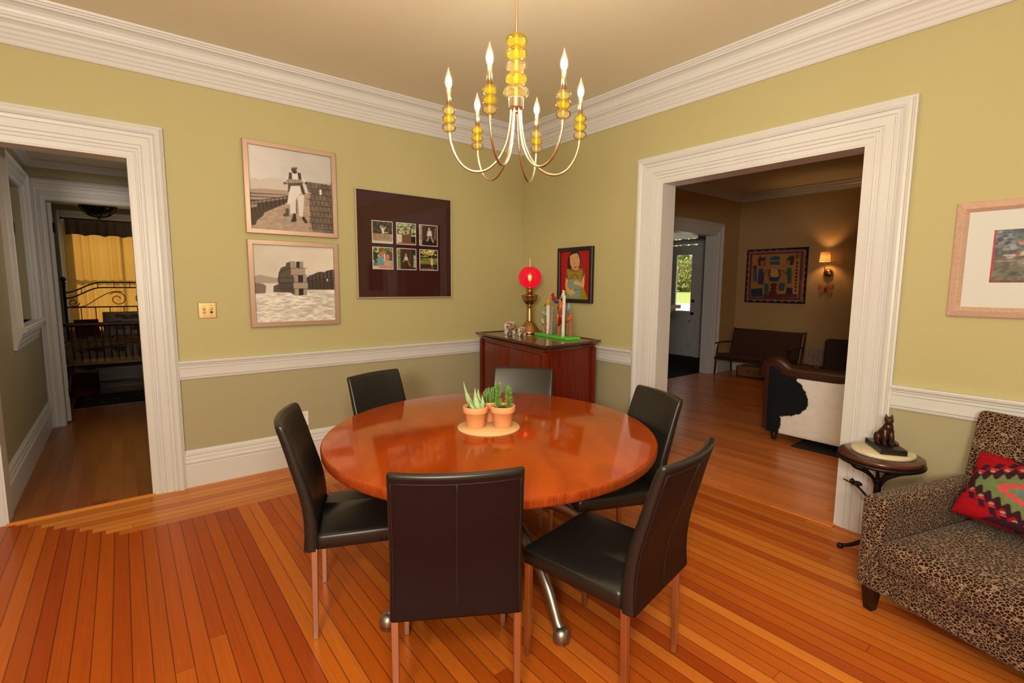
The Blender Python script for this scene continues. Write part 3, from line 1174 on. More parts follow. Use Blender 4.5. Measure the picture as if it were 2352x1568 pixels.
for deg in (-99, -170, -29, 44, 97):
    a = R(deg)
    pr = [(0.055, 0.335), (0.14, 0.355), (0.25, 0.35), (0.37, 0.31), (0.46, 0.25), (0.54, 0.18), (0.585, 0.12), (0.62, 0.065), (0.645, 0.04)]
    pts = spline([(r * math.cos(a), r * math.sin(a), z) for r, z in pr], 5)
    n = len(pts)
    rad = [0.044 - 0.017 * min(1, i / (n * 0.6)) for i in range(n)]
    mb = MB()
    mb.tube(pts, rad, 14, flat=(0.8, 1.0))
    lg = mb.build('leg', M['pewter'], t)
    c = (0.655 * math.cos(a), 0.655 * math.sin(a), 0)
    mb = MB()
    mb.lathe([(0.0, 0.0), (0.032, 0.0), (0.036, 0.005), (0.033, 0.010), (0.036, 0.014), (0.038, 0.022), (0.037, 0.034), (0.032, 0.050), (0.022, 0.062), (0.0, 0.066)], c=c, seg=24)
    mb.build('foot', M['pewter'], lg)

# ------------------------------------------------------------------ leather chairs


def chair_back():
    mb = MB()
    rings, lev = [], []
    zs = [0.395, 0.40, 0.46, 0.52, 0.58, 0.64, 0.70, 0.76, 0.82, 0.87, 0.905, 0.922, 0.931, 0.936]
    for z in zs:
        v = (z - 0.40) / 0.535
        w = 0.225 - 0.012 * max(0, v)
        yo = 0.010 * math.sin(PI * min(1, max(0, v) * 1.6)) - 0.10 * max(0, v) ** 1.8
        th = 0.056 - 0.022 * max(0, v)
        cv = 0.034 * max(0, v) ** 1.1            # concave in plan towards the sitter
        sh = 0.0
        if z > 0.92:
            k = (z - 0.92) / 0.016
            sh = 1 - math.sqrt(max(0, 1 - min(1, k) ** 2)) * 1.0
            sh = sh * 0.5
        th2 = th * (1 - sh)
        wv = w - 0.008 * sh
        r = min(0.014, th2 * 0.48)
        loop = []
        nx = 14

        def bend(x):
            return yo - cv * (1 - (x / w) ** 2)
        # front side (towards sitter), from -x to +x, then back side
        for k in range(nx + 1):
            x = -wv + r + (2 * wv - 2 * r) * k / nx
            loop.append((x, bend(x) + th2 * 0.5 + 0.0, z))
        for a in (60, 30, 0, -30, -60):
            x = wv - r + r * math.cos(R(a))
            loop.append((x, bend(wv) + math.sin(R(a)) * th2 * 0.5, z))
        for k in range(nx + 1):
            x = wv - r - (2 * wv - 2 * r) * k / nx
            loop.append((x, bend(x) - th2 * 0.5, z))
        for a in (-120, -150, 180, 150, 120):
            x = -wv + r + r * math.cos(R(a))
            loop.append((x, bend(wv) + math.sin(R(a)) * th2 * 0.5, z))
        rings.append(loop)
    mb.loops(rings)
    n = len(rings[0])
    # rear face of the same hide, browned to paint in warm glare
    for i, f in enumerate(mb.f):
        if len(f) == 4:
            k = f[0] % n
            if 19 < k < 35 and mb.v[f[2]][2] < 0.93:
                mb.mi[i] = 1
    return mb, rings, n


def make_chair():
    t = thing('dining_chair', 'x', 'chair')
    mb, rings, n = chair_back()
    bk = mb.build('backrest', [M['leather'], M['leather_glare']], t)
    # seams: down the middle of the rear, round its edge
    mid = 20 + 7
    mb = MB()
    mb.tube([Vector(r[mid]) + Vector((0, -0.0004, 0)) for r in rings[1:11]], 0.0016, 6)
    for k in (20, 34):
        mb.tube([Vector(r[k]) + Vector((0, -0.0006, 0)) for r in rings[1:11]], 0.0012, 6)
    mb.tube([Vector(rings[10][k]) + Vector((0, -0.0006, 0)) for k in range(20, 35)], 0.0012, 6)
    mb.build('seam', M['seam'], bk)
    # seat: upholstered slab, front at y=.465
    mb = MB()
    loops = []
    for z, ins in ((0.400, 0.006), (0.404, 0.0), (0.452, 0.0), (0.460, 0.004), (0.466, 0.014), (0.470, 0.04), (0.474, 0.09), (0.476, 0.15)):
        w, y0, y1, r = 0.224 - ins, 0.022 + min(ins, .01), 0.465 - ins, 0.018
        lp = []
        for cx, cy, a0 in ((w - r, y1 - r, 0), (-w + r, y1 - r, 90), (-w + r, y0 + r, 180), (w - r, y0 + r, 270)):
            for a in range(0, 91, 30):
                lp.append((cx + r * math.cos(R(a0 + a)), cy + r * math.sin(R(a0 + a)), z))
        loops.append(lp)
    mb.loops(loops)
    st = mb.build('seat', M['leather'], t)
    mb = MB()
    w, y1, y0 = 0.2225, 0.4635, 0.04
    mb.tube([(w, y0, 0.4605), (w, y1 - 0.02, 0.4605), (w - 0.02, y1, 0.4605), (-w + 0.02, y1, 0.4605), (-w, y1 - 0.02, 0.4605), (-w, y0, 0.4605)], 0.0016, 6)
    mb.build('seam', M['seam'], st)
    for sx in (-1, 1):
        for y, yb in ((0.012, 0.004), (0.442, 0.446)):
            mb = MB()
            s, b = 0.0125, 0.0105
            x0, x1 = sx * 0.2085, sx * 0.2085
            vs = [(x1 + dx * b, yb + dy * b, 0) for dx, dy in ((-1, -1), (1, -1), (1, 1), (-1, 1))]
            vs += [(x0 + dx * s, y + dy * s, 0.402) for dx, dy in ((-1, -1), (1, -1), (1, 1), (-1, 1))]
            mb.add(vs, [(3, 2, 1, 0), (4, 5, 6, 7), (0, 1, 5, 4), (1, 2, 6, 5), (2, 3, 7, 6), (3, 0, 4, 7)])
            mb.build('leg', M['brushed'], t, bevel=0.002)
    return t


chair0 = make_chair()
GR = 'leather chairs around the round table'
CH = [(-2.66, -2.904, -30.8, 1.0, 'black leather dining chair with its glare-browned seamed back turned to the camera'),
      (-1.997, -3.231, 9.7, 1.0, 'black leather dining chair pulled out between the table and the leopard sofa, seat in view'),
      (-2.853, -2.006, -112.4, 1.0, 'black leather dining chair at the left end of the table, seen side-on'),
      (-2.181, -1.255, -161.5, 0.985, 'black leather dining chair behind the table below the six-photo frame'),
      (-1.327, -1.619, 130.7, 0.975, 'black leather dining chair standing in front of the mahogany corner cabinet'),
      (-1.287, -2.614, 67.5, 0.985, 'black leather dining chair across the table beside the living room opening')]
for i, (x, y, a, sz, lb_) in enumerate(CH):
    if i == 0:
        chair0.location = (x, y, 0)
        chair0.rotation_euler = (0, 0, R(a))
        chair0['label'] = lb_
        chair0['group'] = GR
        c = chair0
    else:
        c = dup(chair0, (x, y, 0), R(a), lb_, GR)
        c.scale = (1, 1, sz)

# ------------------------------------------------------------------ cork mat and succulents
MX, MY = -2.018, -2.193
mb = MB()
mb.lathe([(0.0, 0.0), (0.162, 0.0), (0.163, 0.002), (0.163, 0.0045), (0.162, 0.006), (0.0, 0.006)], seg=56)
o = mb.build('cork_mat', M['cork'], loc=(MX, MY, TZ))
tag(o, 'round tan cork mat under the three clay pots', 'mat')


def pot_thing(name, label, x, y):
    t = thing(name, label, 'potted plant', (x, y, TZ + 0.006), group='succulents on the cork mat')
    mb = MB()
    mb.lathe([(0.0, 0.0), (0.044, 0.0), (0.047, 0.003), (0.0575, 0.077), (0.0625, 0.0775), (0.0645, 0.081), (0.0655, 0.108), (0.0640, 0.111), (0.0585, 0.1105), (0.057, 0.092), (0.0, 0.090)], seg=40)
    mb.build('pot', M['terracotta'], t)
    mb = MB()
    mb.lathe([(0.0, 0.0905), (0.0565, 0.0905), (0.05, 0.099), (0.0, 0.102)], seg=24)
    mb.build('soil', M['soil'], t)
    return t


def blade(mb, base, tip, w, th, bow=0.0, n=9, curl=None):
    """thick pointed leaf from base to tip"""
    base, tip = Vector(base), Vector(tip)
    ax = tip - base
    side = ax.cross(Vector((0, 0, 1)))
    if side.length < 1e-4:
        side = Vector((1, 0, 0))
    side.normalize()
    outw = Vector((ax.x, ax.y, 0))
    if outw.length > 1e-5:
        outw.normalize()
    if curl is not None:
        side = Vector(curl).normalized()
    nr = side.cross(ax).normalized()
    rings = []
    for i in range(n + 1):
        u = i / n
        c = base + ax * u + outw * (bow * math.sin(PI * u))
        ww = w * (1 - u ** 1.7) * (0.85 + 0.3 * math.sin(PI * min(1, u * 1.5))) + 0.0006
        tt = th * (1 - u ** 1.5) + 0.0004
        rings.append([c + side * ww, c + side * ww * 0.5 + nr * tt, c - side * ww * 0.5 + nr * tt, c - side * ww, c - side * ww * 0.55 - nr * tt * 0.35, c + side * ww * 0.55 - nr * tt * 0.35])
    mb.loops(rings)


t = pot_thing('potted_aloe', 'potted aloe with tall pale pointed leaves, frontmost left clay pot on the mat', -2.076, -2.155)
rv = Vector((0.784, -0.620, 0))
fv = Vector((0.617, 0.779, 0))
for bx_, bd, tx, td, tz, w in ((-0.012, 0.0, -0.062, 0.0, 0.238, 0.014), (0.0, -0.02, -0.030, -0.02, 0.150, 0.011), (0.016, -0.008, -0.003, 0.006, 0.205, 0.016),
                               (0.022, 0.0, 0.012, 0.02, 0.198, 0.016), (0.010, 0.02, -0.010, 0.05, 0.18, 0.013), (0.03, 0.0, 0.033, 0.0, 0.17, 0.012)):
    mb = MB()
    b = rv * bx_ + fv * bd
    tp = rv * tx + fv * td
    blade(mb, (b.x, b.y, 0.09), (tp.x, tp.y, tz), w * 1.3, 0.007, bow=0.006, curl=rv)
    mb.build('leaf', M['aloe'], t)
t = pot_thing('potted_crassula', 'potted succulent with two spiky leafy stems, front clay pot beside the aloe', -1.955, -2.232)
rr = random.Random(4)
for sx, sd, hh, r0 in ((-0.026, 0.0, 0.118, 0.024), (0.030, 0.006, 0.100, 0.022)):
    b = rv * sx + fv * sd
    mb = MB()
    mb.tube([(b.x, b.y, 0.092), (b.x + rv.x * 0.004, b.y, 0.092 + hh)], [0.004, 0.002], 6)
    stem = mb.build('stem', M['crassula'], t)
    mb = MB()
    nlev = 15
    for k in range(nlev):
        u = k / (nlev - 1)
        z = 0.094 + hh * u
        rr0 = r0 * (1.30 - 0.55 * u)
        for q in range(7):
            a = k * 0.9 + q * 2 * PI / 7 + rr.uniform(-.25, .25)
            d = Vector((math.cos(a), math.sin(a), 0))
            blade(mb, Vector((b.x, b.y, z)) + d * 0.003, Vector((b.x, b.y, z + rr.uniform(0.000, 0.012) + 0.014 * u)) + d * rr0 * rr.uniform(.7, 1.2), 0.0050, 0.0022, n=3)
    o = mb.build('leaves', M['crassula'], stem, fix=False)
    o['kind'] = 'stuff'
t = pot_thing('potted_haworthia', 'potted succulent with clumped rounded dark leaves, clay pot at the back of the mat', -1.944, -2.098)
mb = MB()
for k in range(34):
    a = rr.uniform(0, 2 * PI)
    q = rr.uniform(0.0, 0.040)
    d = Vector((math.cos(a), math.sin(a), 0)) * q
    lean = d * rr.uniform(0.2, 0.6)
    hz = rr.uniform(0.055, 0.095)
    p0 = Vector((d.x, d.y, 0.092))
    pts = spline([p0, p0 + lean * 0.5 + Vector((0, 0, hz * 0.5)), p0 + lean + Vector((0, 0, hz))], 4)
    rs = [0.0045 + 0.0045 * math.sin(PI * min(0.93, 0.15 + 0.8 * i / (len(pts) - 1))) for i in range(len(pts))]
    rs[-1] *= 0.5
    mb.tube(pts, rs, 7)
o = mb.build('leaves', M['succulent'], t)

# ------------------------------------------------------------------ chandelier
CX, CY, CZ = -2.005, -2.388, 2.38
def bead_glass(name, tint, body, opac):
    m, nt, b = node_mat(name)
    out = nt.nodes['Material Output']
    nt.nodes.remove(b)
    tr = nt.nodes.new('ShaderNodeBsdfTransparent')
    tr.inputs['Color'].default_value = (*tint, 1)
    t1 = nt.nodes.new('ShaderNodeBsdfTranslucent')
    t1.inputs['Color'].default_value = (*body, 1)
    t2 = nt.nodes.new('ShaderNodeBsdfDiffuse')
    t2.inputs['Color'].default_value = (*body, 1)
    tl = nt.nodes.new('ShaderNodeMixShader')
    nt.links.new(t1.outputs[0], tl.inputs[1])
    nt.links.new(t2.outputs[0], tl.inputs[2])
    gl = nt.nodes.new('ShaderNodeBsdfGlossy')
    gl.inputs['Roughness'].default_value = 0.03
    lw = nt.nodes.new('ShaderNodeLayerWeight')
    lw.inputs['Blend'].default_value = 0.2
    f = nt.nodes.new('ShaderNodeMath')
    f.operation = 'MULTIPLY_ADD'
    f.inputs[1].default_value = 0.5
    f.inputs[2].default_value = opac
    nt.links.new(lw.outputs['Facing'], f.inputs[0])
    m1 = nt.nodes.new('ShaderNodeMixShader')
    nt.links.new(f.outputs[0], m1.inputs[0])
    nt.links.new(tr.outputs[0], m1.inputs[1])
    nt.links.new(tl.outputs[0], m1.inputs[2])
    m2 = nt.nodes.new('ShaderNodeMixShader')
    nt.links.new(lw.outputs['Fresnel'], m2.inputs[0])
    nt.links.new(m1.outputs[0], m2.inputs[1])
    nt.links.new(gl.outputs[0], m2.inputs[2])
    nt.links.new(m2.outputs[0], out.inputs['Surface'])
    return m


M['amber'] = bead_glass('amber_glass', (1.0, 0.92, 0.52), (1.0, 0.74, 0.08), 0.20)
M['amber_pale'] = bead_glass('pale_amber_glass', (1.0, 0.95, 0.78), (1.0, 0.78, 0.36), 0.12)
M['bead_core'] = mat('bead_core', (0.86, 0.62, 0.05), 0.5)
m, nt, b = node_mat('bulb_glass')
out = nt.nodes['Material Output']
nt.nodes.remove(b)
tr = nt.nodes.new('ShaderNodeBsdfTransparent')
em = nt.nodes.new('ShaderNodeEmission')
em.inputs['Color'].default_value = (1.0, 0.72, 0.40, 1)
em.inputs['Strength'].default_value = 1.3
gl = nt.nodes.new('ShaderNodeBsdfGlossy')
gl.inputs['Roughness'].default_value = 0.02
mx = nt.nodes.new('ShaderNodeMixShader')
mx.inputs[0].default_value = 0.35
nt.links.new(tr.outputs[0], mx.inputs[1])
nt.links.new(em.outputs[0], mx.inputs[2])
mx2 = nt.nodes.new('ShaderNodeMixShader')
mx2.inputs[0].default_value = 0.12
nt.links.new(mx.outputs[0], mx2.inputs[1])
nt.links.new(gl.outputs[0], mx2.inputs[2])
nt.links.new(mx2.outputs[0], out.inputs['Surface'])
M['bulb'] = m
M['filament'] = emit('glowing_filament', (1.0, 0.84, 0.60), 620.0)

t = thing('chandelier', 'brass chandelier with amber glass beads and six lit candle bulbs hanging over the table', 'chandelier', (CX, CY, 0))


def oblate(r, h, hole=0.004, n=9):
    pts = [(hole, -h / 2)]
    for i in range(1, n):
        a = -PI / 2 + PI * i / n
        pts.append((max(hole, r * math.cos(a) ** 0.85), h / 2 * math.sin(a)))
    pts.append((hole, h / 2))
    return pts


mb = MB()
mb.lathe([(0.0, H - 0.045), (0.02, H - 0.045), (0.05, H - 0.03), (0.062, H - 0.008), (0.062, H), (0.0, H)], seg=28)
mb.build('canopy', M['antique'], t)
mb = MB()
mb.tube([(0, 0, 2.31), (0, 0, H - 0.04)], 0.0062, 12)
mb.lathe([(0.0062, 2.79), (0.010, 2.795), (0.010, 2.81), (0.0085, 2.815), (0.0085, 2.85), (0.010, 2.855), (0.010, 2.87), (0.0062, 2.875)], seg=14)
mb.build('rod', M['antique'], t)
zc = 2.632
for k, (r_, h_, mt) in enumerate(((0.050, 0.054, 'amber'), (0.050, 0.056, 'amber'), (0.048, 0.056, 'amber_pale'), (0.049, 0.056, 'amber'), (0.059, 0.056, 'amber_pale'))):
    mb = MB()
    mb.lathe(oblate(r_, h_, 0.0075, 14), c=(0, 0, zc - h_ / 2), seg=32)
    # the bore of the bead, hollow round the rod
    o = mb.build('glass_bead', M[mt], t)
    zc -= h_
mb = MB()
mb.lathe([(0.0075, 2.36), (0.0075, 2.632)], seg=12)
mb.lathe([(0.0078, 2.355), (0.0078, 2.633)], seg=14)
mb.build('sleeve', M['bead_core'], t)
mb = MB()
mb.lathe([(0.0, 2.309), (0.030, 2.309), (0.034, 2.313), (0.034, 2.350), (0.036, 2.352), (0.036, 2.356), (0.0, 2.356)], seg=28)
mb.lathe([(0.0, 2.285), (0.008, 2.290), (0.012, 2.297), (0.008, 2.304), (0.006, 2.309)], seg=14)
mb.build('hub', M['antique'], t)
AR = 0.3075
for k in range(6):
    a = R(31 + 60 * k)
    ca, sa = math.cos(a), math.sin(a)
    pr = [(0.020, 2.312), (0.026, 2.24), (0.045, 2.15), (0.085, 2.075), (0.14, 2.030), (0.195, 2.022), (0.245, 2.045), (0.282, 2.095), (0.302, 2.15), (AR, 2.19)]
    mb = MB()
    mb.tube(spline([(r_ * ca, r_ * sa, z) for r_, z in pr], 5), 0.0058, 10)
    arm = mb.build('arm', M['antique'], t)
    px, py = AR * ca, AR * sa
    z = 2.190
    for i, (r_, h_, mt) in enumerate(((0.032, 0.038, 'amber_pale'), (0.031, 0.037, 'amber'), (0.030, 0.037, 'amber' if k % 2 else 'amber_pale'))):
        mb = MB()
        mb.lathe(oblate(r_, h_, 0.005, 12), c=(px, py, z + h_ / 2), seg=24)
        mb.build('glass_bead', M[mt], arm)
        z += h_
    mb = MB()
    mb.tube([(px, py, 2.188), (px, py, z + 0.002)], 0.0052, 10)
    mb.build('bead_post', M['bead_core'], arm)
    mb = MB()
    mb.lathe([(0.0, z), (0.0112, z), (0.0112, 2.379), (0.0, 2.379)], c=(px, py, 0), seg=16)
    mb.build('candle_sleeve', M['antique'], arm)
    mb = MB()
    mb.lathe([(0.009, 2.379), (0.0145, 2.388), (0.0175, 2.402), (0.0165, 2.418), (0.011, 2.436), (0.006, 2.450), (0.0025, 2.462), (0.0, 2.470)], c=(px, py, 0), seg=16)
    bulb = mb.build('bulb', M['bulb'], arm)
    mb = MB()
    mb.lathe([(0.0, 2.381), (0.009, 2.386), (0.0135, 2.400), (0.012, 2.414), (0.006, 2.428), (0.0, 2.436)], c=(px, py, 0), seg=12)
    mb.build('filament', M['filament'], arm)

# ------------------------------------------------------------------ pictures on the left wall


def frame_on(name, label, cat, loc, rotz, w, h, fw, depth, fmat, group=None, prof='flat'):
    """picture frame thing: local x along the wall, local -y out of the wall, base at the bottom edge centre"""
    t = thing(name, label, cat, loc, rotz, group)
    mb = MB()
    o4 = [(-w / 2, 0), (w / 2, 0), (w / 2, h), (-w / 2, h)]

    def ring(ins, y):
        return [(-w / 2 + ins, y, ins), (w / 2 - ins, y, ins), (w / 2 - ins, y, h - ins), (-w / 2 + ins, y, h - ins)]
    if prof == 'flat':
        rs = [ring(0, 0), ring(0, -depth + 0.003), ring(0.003, -depth), ring(fw - 0.002, -depth), ring(fw, -depth + 0.002), ring(fw, -0.004)]
    else:
        rs = [ring(0, 0), ring(0, -depth * 0.55), ring(fw * 0.12, -depth * 0.7), ring(fw * 0.62, -depth), ring(fw * 0.68, -depth), ring(fw, -depth * 0.55), ring(fw, -0.004)]
    for i in range(len(rs) - 1):
        for k in range(4):
            k2 = (k + 1) % 4
            mb.add([rs[i][k], rs[i][k2], rs[i + 1][k2], rs[i + 1][k]], [(0, 1, 2, 3)])
    mb.build('frame', fmat, t)
    mb = MB()
    mb.box(-w / 2 + 0.004, -0.006, 0.004, w / 2 - 0.004, 0.0, h - 0.004)
    mb.build('backing_board', M['black_frame'], t)
    return t


def flat_fn(w, h, x0, z0, y):
    return lambda U, V: (x0 + U * w, 0 * U + y, z0 + V * h)


# picture of a man carrying bricks
P1 = Paint(190, 190, [(35, 118), (1253, 318), (1285, 1425), (90, 1345)], (212, 190, 164))
P1.c *= (1.0 - 0.10 * P1.U - 0.06 * (1 - P1.V))[..., None]
P1.noise(0.05, 3, 4, 2)
P1.poly([(60, 640), (130, 608), (230, 640), (380, 605), (560, 640), (690, 690), (690, 830), (60, 790)], (196, 170, 143))
P1.poly([(60, 775), (230, 765), (640, 800), (930, 840), (1290, 880), (1290, 1430), (80, 1360)], (166, 132, 102))
P1.noise(0.16, 26, 60, 4, P1.mask([(60, 900), (640, 900), (1290, 880), (1290, 1430), (80, 1360)]))
for k, (ya, yb, xe) in enumerate(((800, 835, 640), (845, 880, 640), (895, 935, 620))):
    P1.poly([(66, ya), (xe, ya + 45), (xe, yb + 30), (70, yb + 10)], (104, 80, 60))
    P1.poly([(66, ya), (xe, ya + 40), (xe, ya + 55), (70, ya + 22)], (164, 138, 112))
P1.poly([(75, 940), (260, 925), (640, 870), (640, 960), (560, 1000), (420, 1060), (290, 1115), (270, 1160), (180, 1230), (160, 1290), (95, 1300)], (74, 55, 41))
for k in range(9):
    x = 90 + k * 60
    P1.poly([(x, 960 - k * 8), (x + 46, 952 - k * 8), (x + 40, 985 - k * 9), (x - 6, 992 - k * 9)], (136, 112, 90))
    P1.line([(x + 50, 985 - k * 9), (x + 70, 1110 - k * 15)], 16, (52, 38, 29))
P1.poly([(82, 1000), (185, 990), (180, 1030), (85, 1045)], (150, 124, 100))
P1.poly([(880, 668), (960, 675), (1258, 722), (1290, 1430), (990, 1390), (975, 1290), (950, 1110), (945, 930), (975, 840), (925, 820), (905, 740)], (108, 85, 66))
P1.noise(0.25, 18, 18, 9, P1.mask([(880, 668), (1258, 722), (1290, 1430), (950, 1390)]))
for k in range(8):
    y = 765 + k * 82
    P1.line([(930, y), (1285, y + 35)], 9, (58, 42, 32))
    for q in range(6):
        x = 960 + q * 58 + (k % 2) * 24
        P1.line([(x, y - 74), (x + 5, y)], 8, (62, 46, 35))
P1.poly([(1093, 784), (1121, 786), (1121, 860), (1093, 858)], (222, 200, 172))
P1.poly([(600, 1050), (650, 1060), (645, 1170), (565, 1172), (560, 1130), (600, 1120)], (84, 64, 50))
# the man
P1.poly([(655, 950), (750, 930), (745, 1135), (672, 1135)], (208, 184, 156)).line([(758, 940), (756, 1130)], 14, (96, 74, 56))
P1.poly([(770, 870), (868, 850), (862, 1020), (845, 1180), (795, 1165)], (210, 186, 158))
P1.poly([(668, 1248), (700, 1180), (708, 1125), (748, 1130), (756, 1240), (720, 1252)], (54, 40, 32))
P1.poly([(833, 1205), (845, 1172), (872, 1178), (922, 1262), (884, 1272)], (54, 40, 32))
P1.poly([(690, 545), (780, 545), (830, 640), (842, 830), (775, 870), (742, 945), (618, 1004), (640, 870), (660, 740), (660, 600)], (214, 192, 165))
P1.poly([(655, 540), (690, 555), (655, 665), (610, 715), (572, 708), (566, 660), (610, 600)], (206, 184, 156))
P1.poly([(822, 552), (890, 650), (905, 720), (858, 712), (835, 640)], (206, 184, 156))
P1.poly([(650, 535), (692, 538), (698, 650), (668, 760), (650, 820), (632, 820), (640, 650)], (84, 62, 48))
P1.poly([(772, 533), (822, 545), (840, 690), (886, 840), (862, 864), (830, 820), (800, 690), (782, 610)], (76, 56, 43))
P1.poly([(604, 640), (690, 632), (832, 640), (862, 690), (835, 700), (620, 700)], (158, 130, 104))
P1.poly([(610, 690), (862, 682), (836, 728), (650, 732)], (92, 70, 54))
for x in (640, 700, 738, 790):
    P1.line([(x, 640), (x + 6, 700)], 7, (98, 76, 58))
P1.ell(900, 692, 26, 20, (82, 62, 49)).ell(590, 690, 24, 22, (110, 84, 66))
P1.poly([(702, 500), (762, 500), (768, 545), (735, 558), (702, 540)], (70, 52, 40))
P1.ell(722, 488, 38, 56, (92, 69, 54)).ell(722, 520, 26, 26, (64, 47, 37)).ell(764, 474, 8, 16, (100, 76, 60))
P1.ell(718, 438, 37, 30, (198, 176, 150)).rect(690, 458, 758, 470, (150, 124, 100))
FW = 0.036
t = frame_on('picture_frame', 'copper-framed sepia photograph of a man carrying bricks, upper of the stacked pair', 'picture', (-2.371, -0.0, 1.887), 0, 0.688, 0.690, FW, 0.034, M['copper_frame'], 'framed brickyard photographs')
P1.surface('print', flat_fn(0.688 - 2 * FW, 0.690 - 2 * FW, -0.344 + FW, FW, -0.012), M['print'], t)
P2 = Paint(190, 190, [(48, 132), (1400, 195), (1443, 1395), (130, 1450)], (208, 182, 150))
P2.c *= (0.96 + 0.08 * P2.U)[..., None]
P2.noise(0.06, 3, 3, 3)
P2.poly([(85, 672), (200, 650), (330, 680), (490, 705), (490, 830), (90, 830)], (162, 134, 106))
P2.poly([(90, 790), (490, 790), (1440, 890), (1450, 1400), (125, 1460), (100, 960)], (206, 182, 152))
P2.noise(0.30, 14, 50, 6, P2.mask([(100, 965), (700, 940), (1430, 900), (1450, 1400), (125, 1460)]))
P2.poly([(92, 780), (240, 800), (292, 832), (288, 955), (100, 968)], (118, 94, 72))
P2.poly([(960, 690), (1030, 655), (1150, 600), (1235, 592), (1240, 610), (1300, 575), (1410, 553), (1424, 893), (970, 897)], (66, 51, 39))
for k in range(7):
    P2.line([(1000 + k * 62, 660 - k * 14), (1004 + k * 62, 890)], 12, (46, 35, 27))
    P2.line([(1020 + k * 62, 650 - k * 14), (1024 + k * 62, 740)], 20, (92, 72, 55))
P2.line([(980, 745), (1420, 700)], 12, (44, 33, 26))
P2.poly([(1296, 712), (1316, 712), (1314, 752), (1298, 752)], (214, 190, 160))
P2.poly([(690, 425), (620, 452), (615, 500), (535, 530), (500, 612), (480, 740), (500, 800), (415, 838), (415, 938), (690, 945), (790, 1000), (820, 850), (700, 540)], (82, 64, 49))
for k in range(9):
    x = 505 + k * 27
    P2.line([(x, 600 - k * 14), (x + 30, 930)], 9, (52, 39, 30))
    P2.line([(x + 13, 640 - k * 14), (x + 30, 770)], 10, (112, 90, 69))
for y in (690, 780, 870):
    P2.line([(490, y + 10), (745, y)], 9, (50, 38, 29))
P2.poly([(785, 428), (848, 424), (850, 535), (785, 530)], (48, 36, 28))
P2.poly([(705, 418), (776, 424), (780, 540), (690, 524), (690, 440)], (152, 125, 99))
P2.poly([(845, 424), (903, 428), (908, 535), (848, 532)], (150, 122, 97))
P2.poly([(700, 542), (938, 540), (942, 650), (702, 658)], (156, 129, 102))
P2.poly([(820, 655), (905, 655), (908, 772), (824, 775)], (44, 32, 25))
P2.poly([(758, 655), (820, 655), (826, 772), (764, 776)], (150, 124, 98))
P2.poly([(903, 658), (964, 662), (966, 772), (906, 772)], (150, 122, 97))
P2.poly([(744, 782), (980, 774), (986, 876), (748, 884)], (158, 131, 104))
P2.poly([(830, 884), (912, 880), (914, 988), (834, 992)], (40, 29, 23))
P2.poly([(765, 884), (830, 886), (832, 996), (772, 1000)], (160, 133, 106))
P2.poly([(910, 876), (974, 880), (972, 986), (916, 988)], (152, 125, 99))
for y in (538, 655, 776, 880):
    P2.line([(700, y), (978, y - 3)], 8, (62, 46, 36))
t = frame_on('picture_frame', 'copper-framed sepia photograph of a stacked brick wall, lower of the stacked pair', 'picture', (-2.373, -0.0, 1.166), 0, 0.684, 0.674, FW, 0.034, M['copper_frame'], 'framed brickyard photographs')
P2.surface('print', flat_fn(0.684 - 2 * FW, 0.674 - 2 * FW, -0.342 + FW, FW, -0.012), M['print'], t)

# large dark mat with six snapshots under glass
BXc, BZ0, BW, BH = -1.390, 1.380, 0.962, 0.947
t = frame_on('photo_collage_frame', 'large dark maroon mat holding six square snapshots in a thin pale metal frame', 'picture', (BXc, 0, BZ0), 0, BW, BH, 0.012, 0.030, M['silver_frame'])
mb = MB()
mb.box(-BW / 2 + 0.012, -0.014, 0.012, BW / 2 - 0.012, -0.007, BH - 0.012)
mb.build('mat_board', M['maroon_mat'], t)
GREENS = [(96, 100, 40), (140, 138, 66), (58, 56, 28), (186, 178, 120), (74, 78, 34), (206, 190, 140)]
DARKS = [(52, 40, 30), (66, 54, 38), (80, 68, 46), (44, 34, 26)]
snap = []
p = Paint(60, 60, None, (74, 60, 42))
p.blots(160, .05, .06, DARKS + [(96, 82, 56)], (0, .42, 1, 1), 1)
p.rect(0, 0, 1, .42, (164, 128, 92)).noise(.25, 12, 12, 1).rect(0, 0, 1, .09, (216, 186, 148))
p.line([(.42, .80), (.40, .70), (.48, .66)], .05, (206, 172, 130)).line([(.66, .76), (.58, .62)], .05, (206, 172, 130))
p.poly([(.44, .72), (.56, .70), (.60, .46), (.48, .42)], (224, 196, 158)).ell(.52, .77, .05, .06, (150, 112, 76)).line([(.58, .47), (.78, .50)], .05, (196, 160, 116)).line([(.58, .45), (.64, .32)], .06, (150, 116, 72))
snap.append(p)
p = Paint(60, 60, None, (130, 126, 66)).blots(220, .06, .06, GREENS, (0, .45, 1, 1), 2)
p.rect(0, 0, 1, .46, (44, 28, 20)).rect(0, .04, .26, .46, (222, 190, 150)).rect(.26, .06, .76, .46, (112, 78, 44)).rect(.76, .40, 1, .46, (222, 196, 160)).rect(.1, 0, .95, .08, (158, 92, 52))
p.ell(.58, .60, .09, .12, (196, 150, 108)).ell(.58, .73, .05, .06, (168, 120, 80))
snap.append(p)
p = Paint(60, 60, None, (70, 50, 38)).rect(0, 0, .14, 1, (170, 140, 100)).noise(.5, 12, 16, 5).rect(.14, 0, .95, .25, (42, 28, 22))
p.line([(.52, .45), (.40, .2)], .07, (196, 150, 110)).line([(.64, .45), (.78, .16)], .07, (190, 144, 104)).poly([(.40, .48), (.70, .48), (.66, .74), (.46, .74)], (224, 196, 164)).ell(.54, .82, .06, .075, (204, 164, 124)).line([(.9, .9), (.86, .3)], .06, (150, 112, 80))
snap.append(p)
p = Paint(60, 60, None, (110, 112, 52)).blots(220, .06, .06, GREENS, (0, .3, 1, 1), 4)
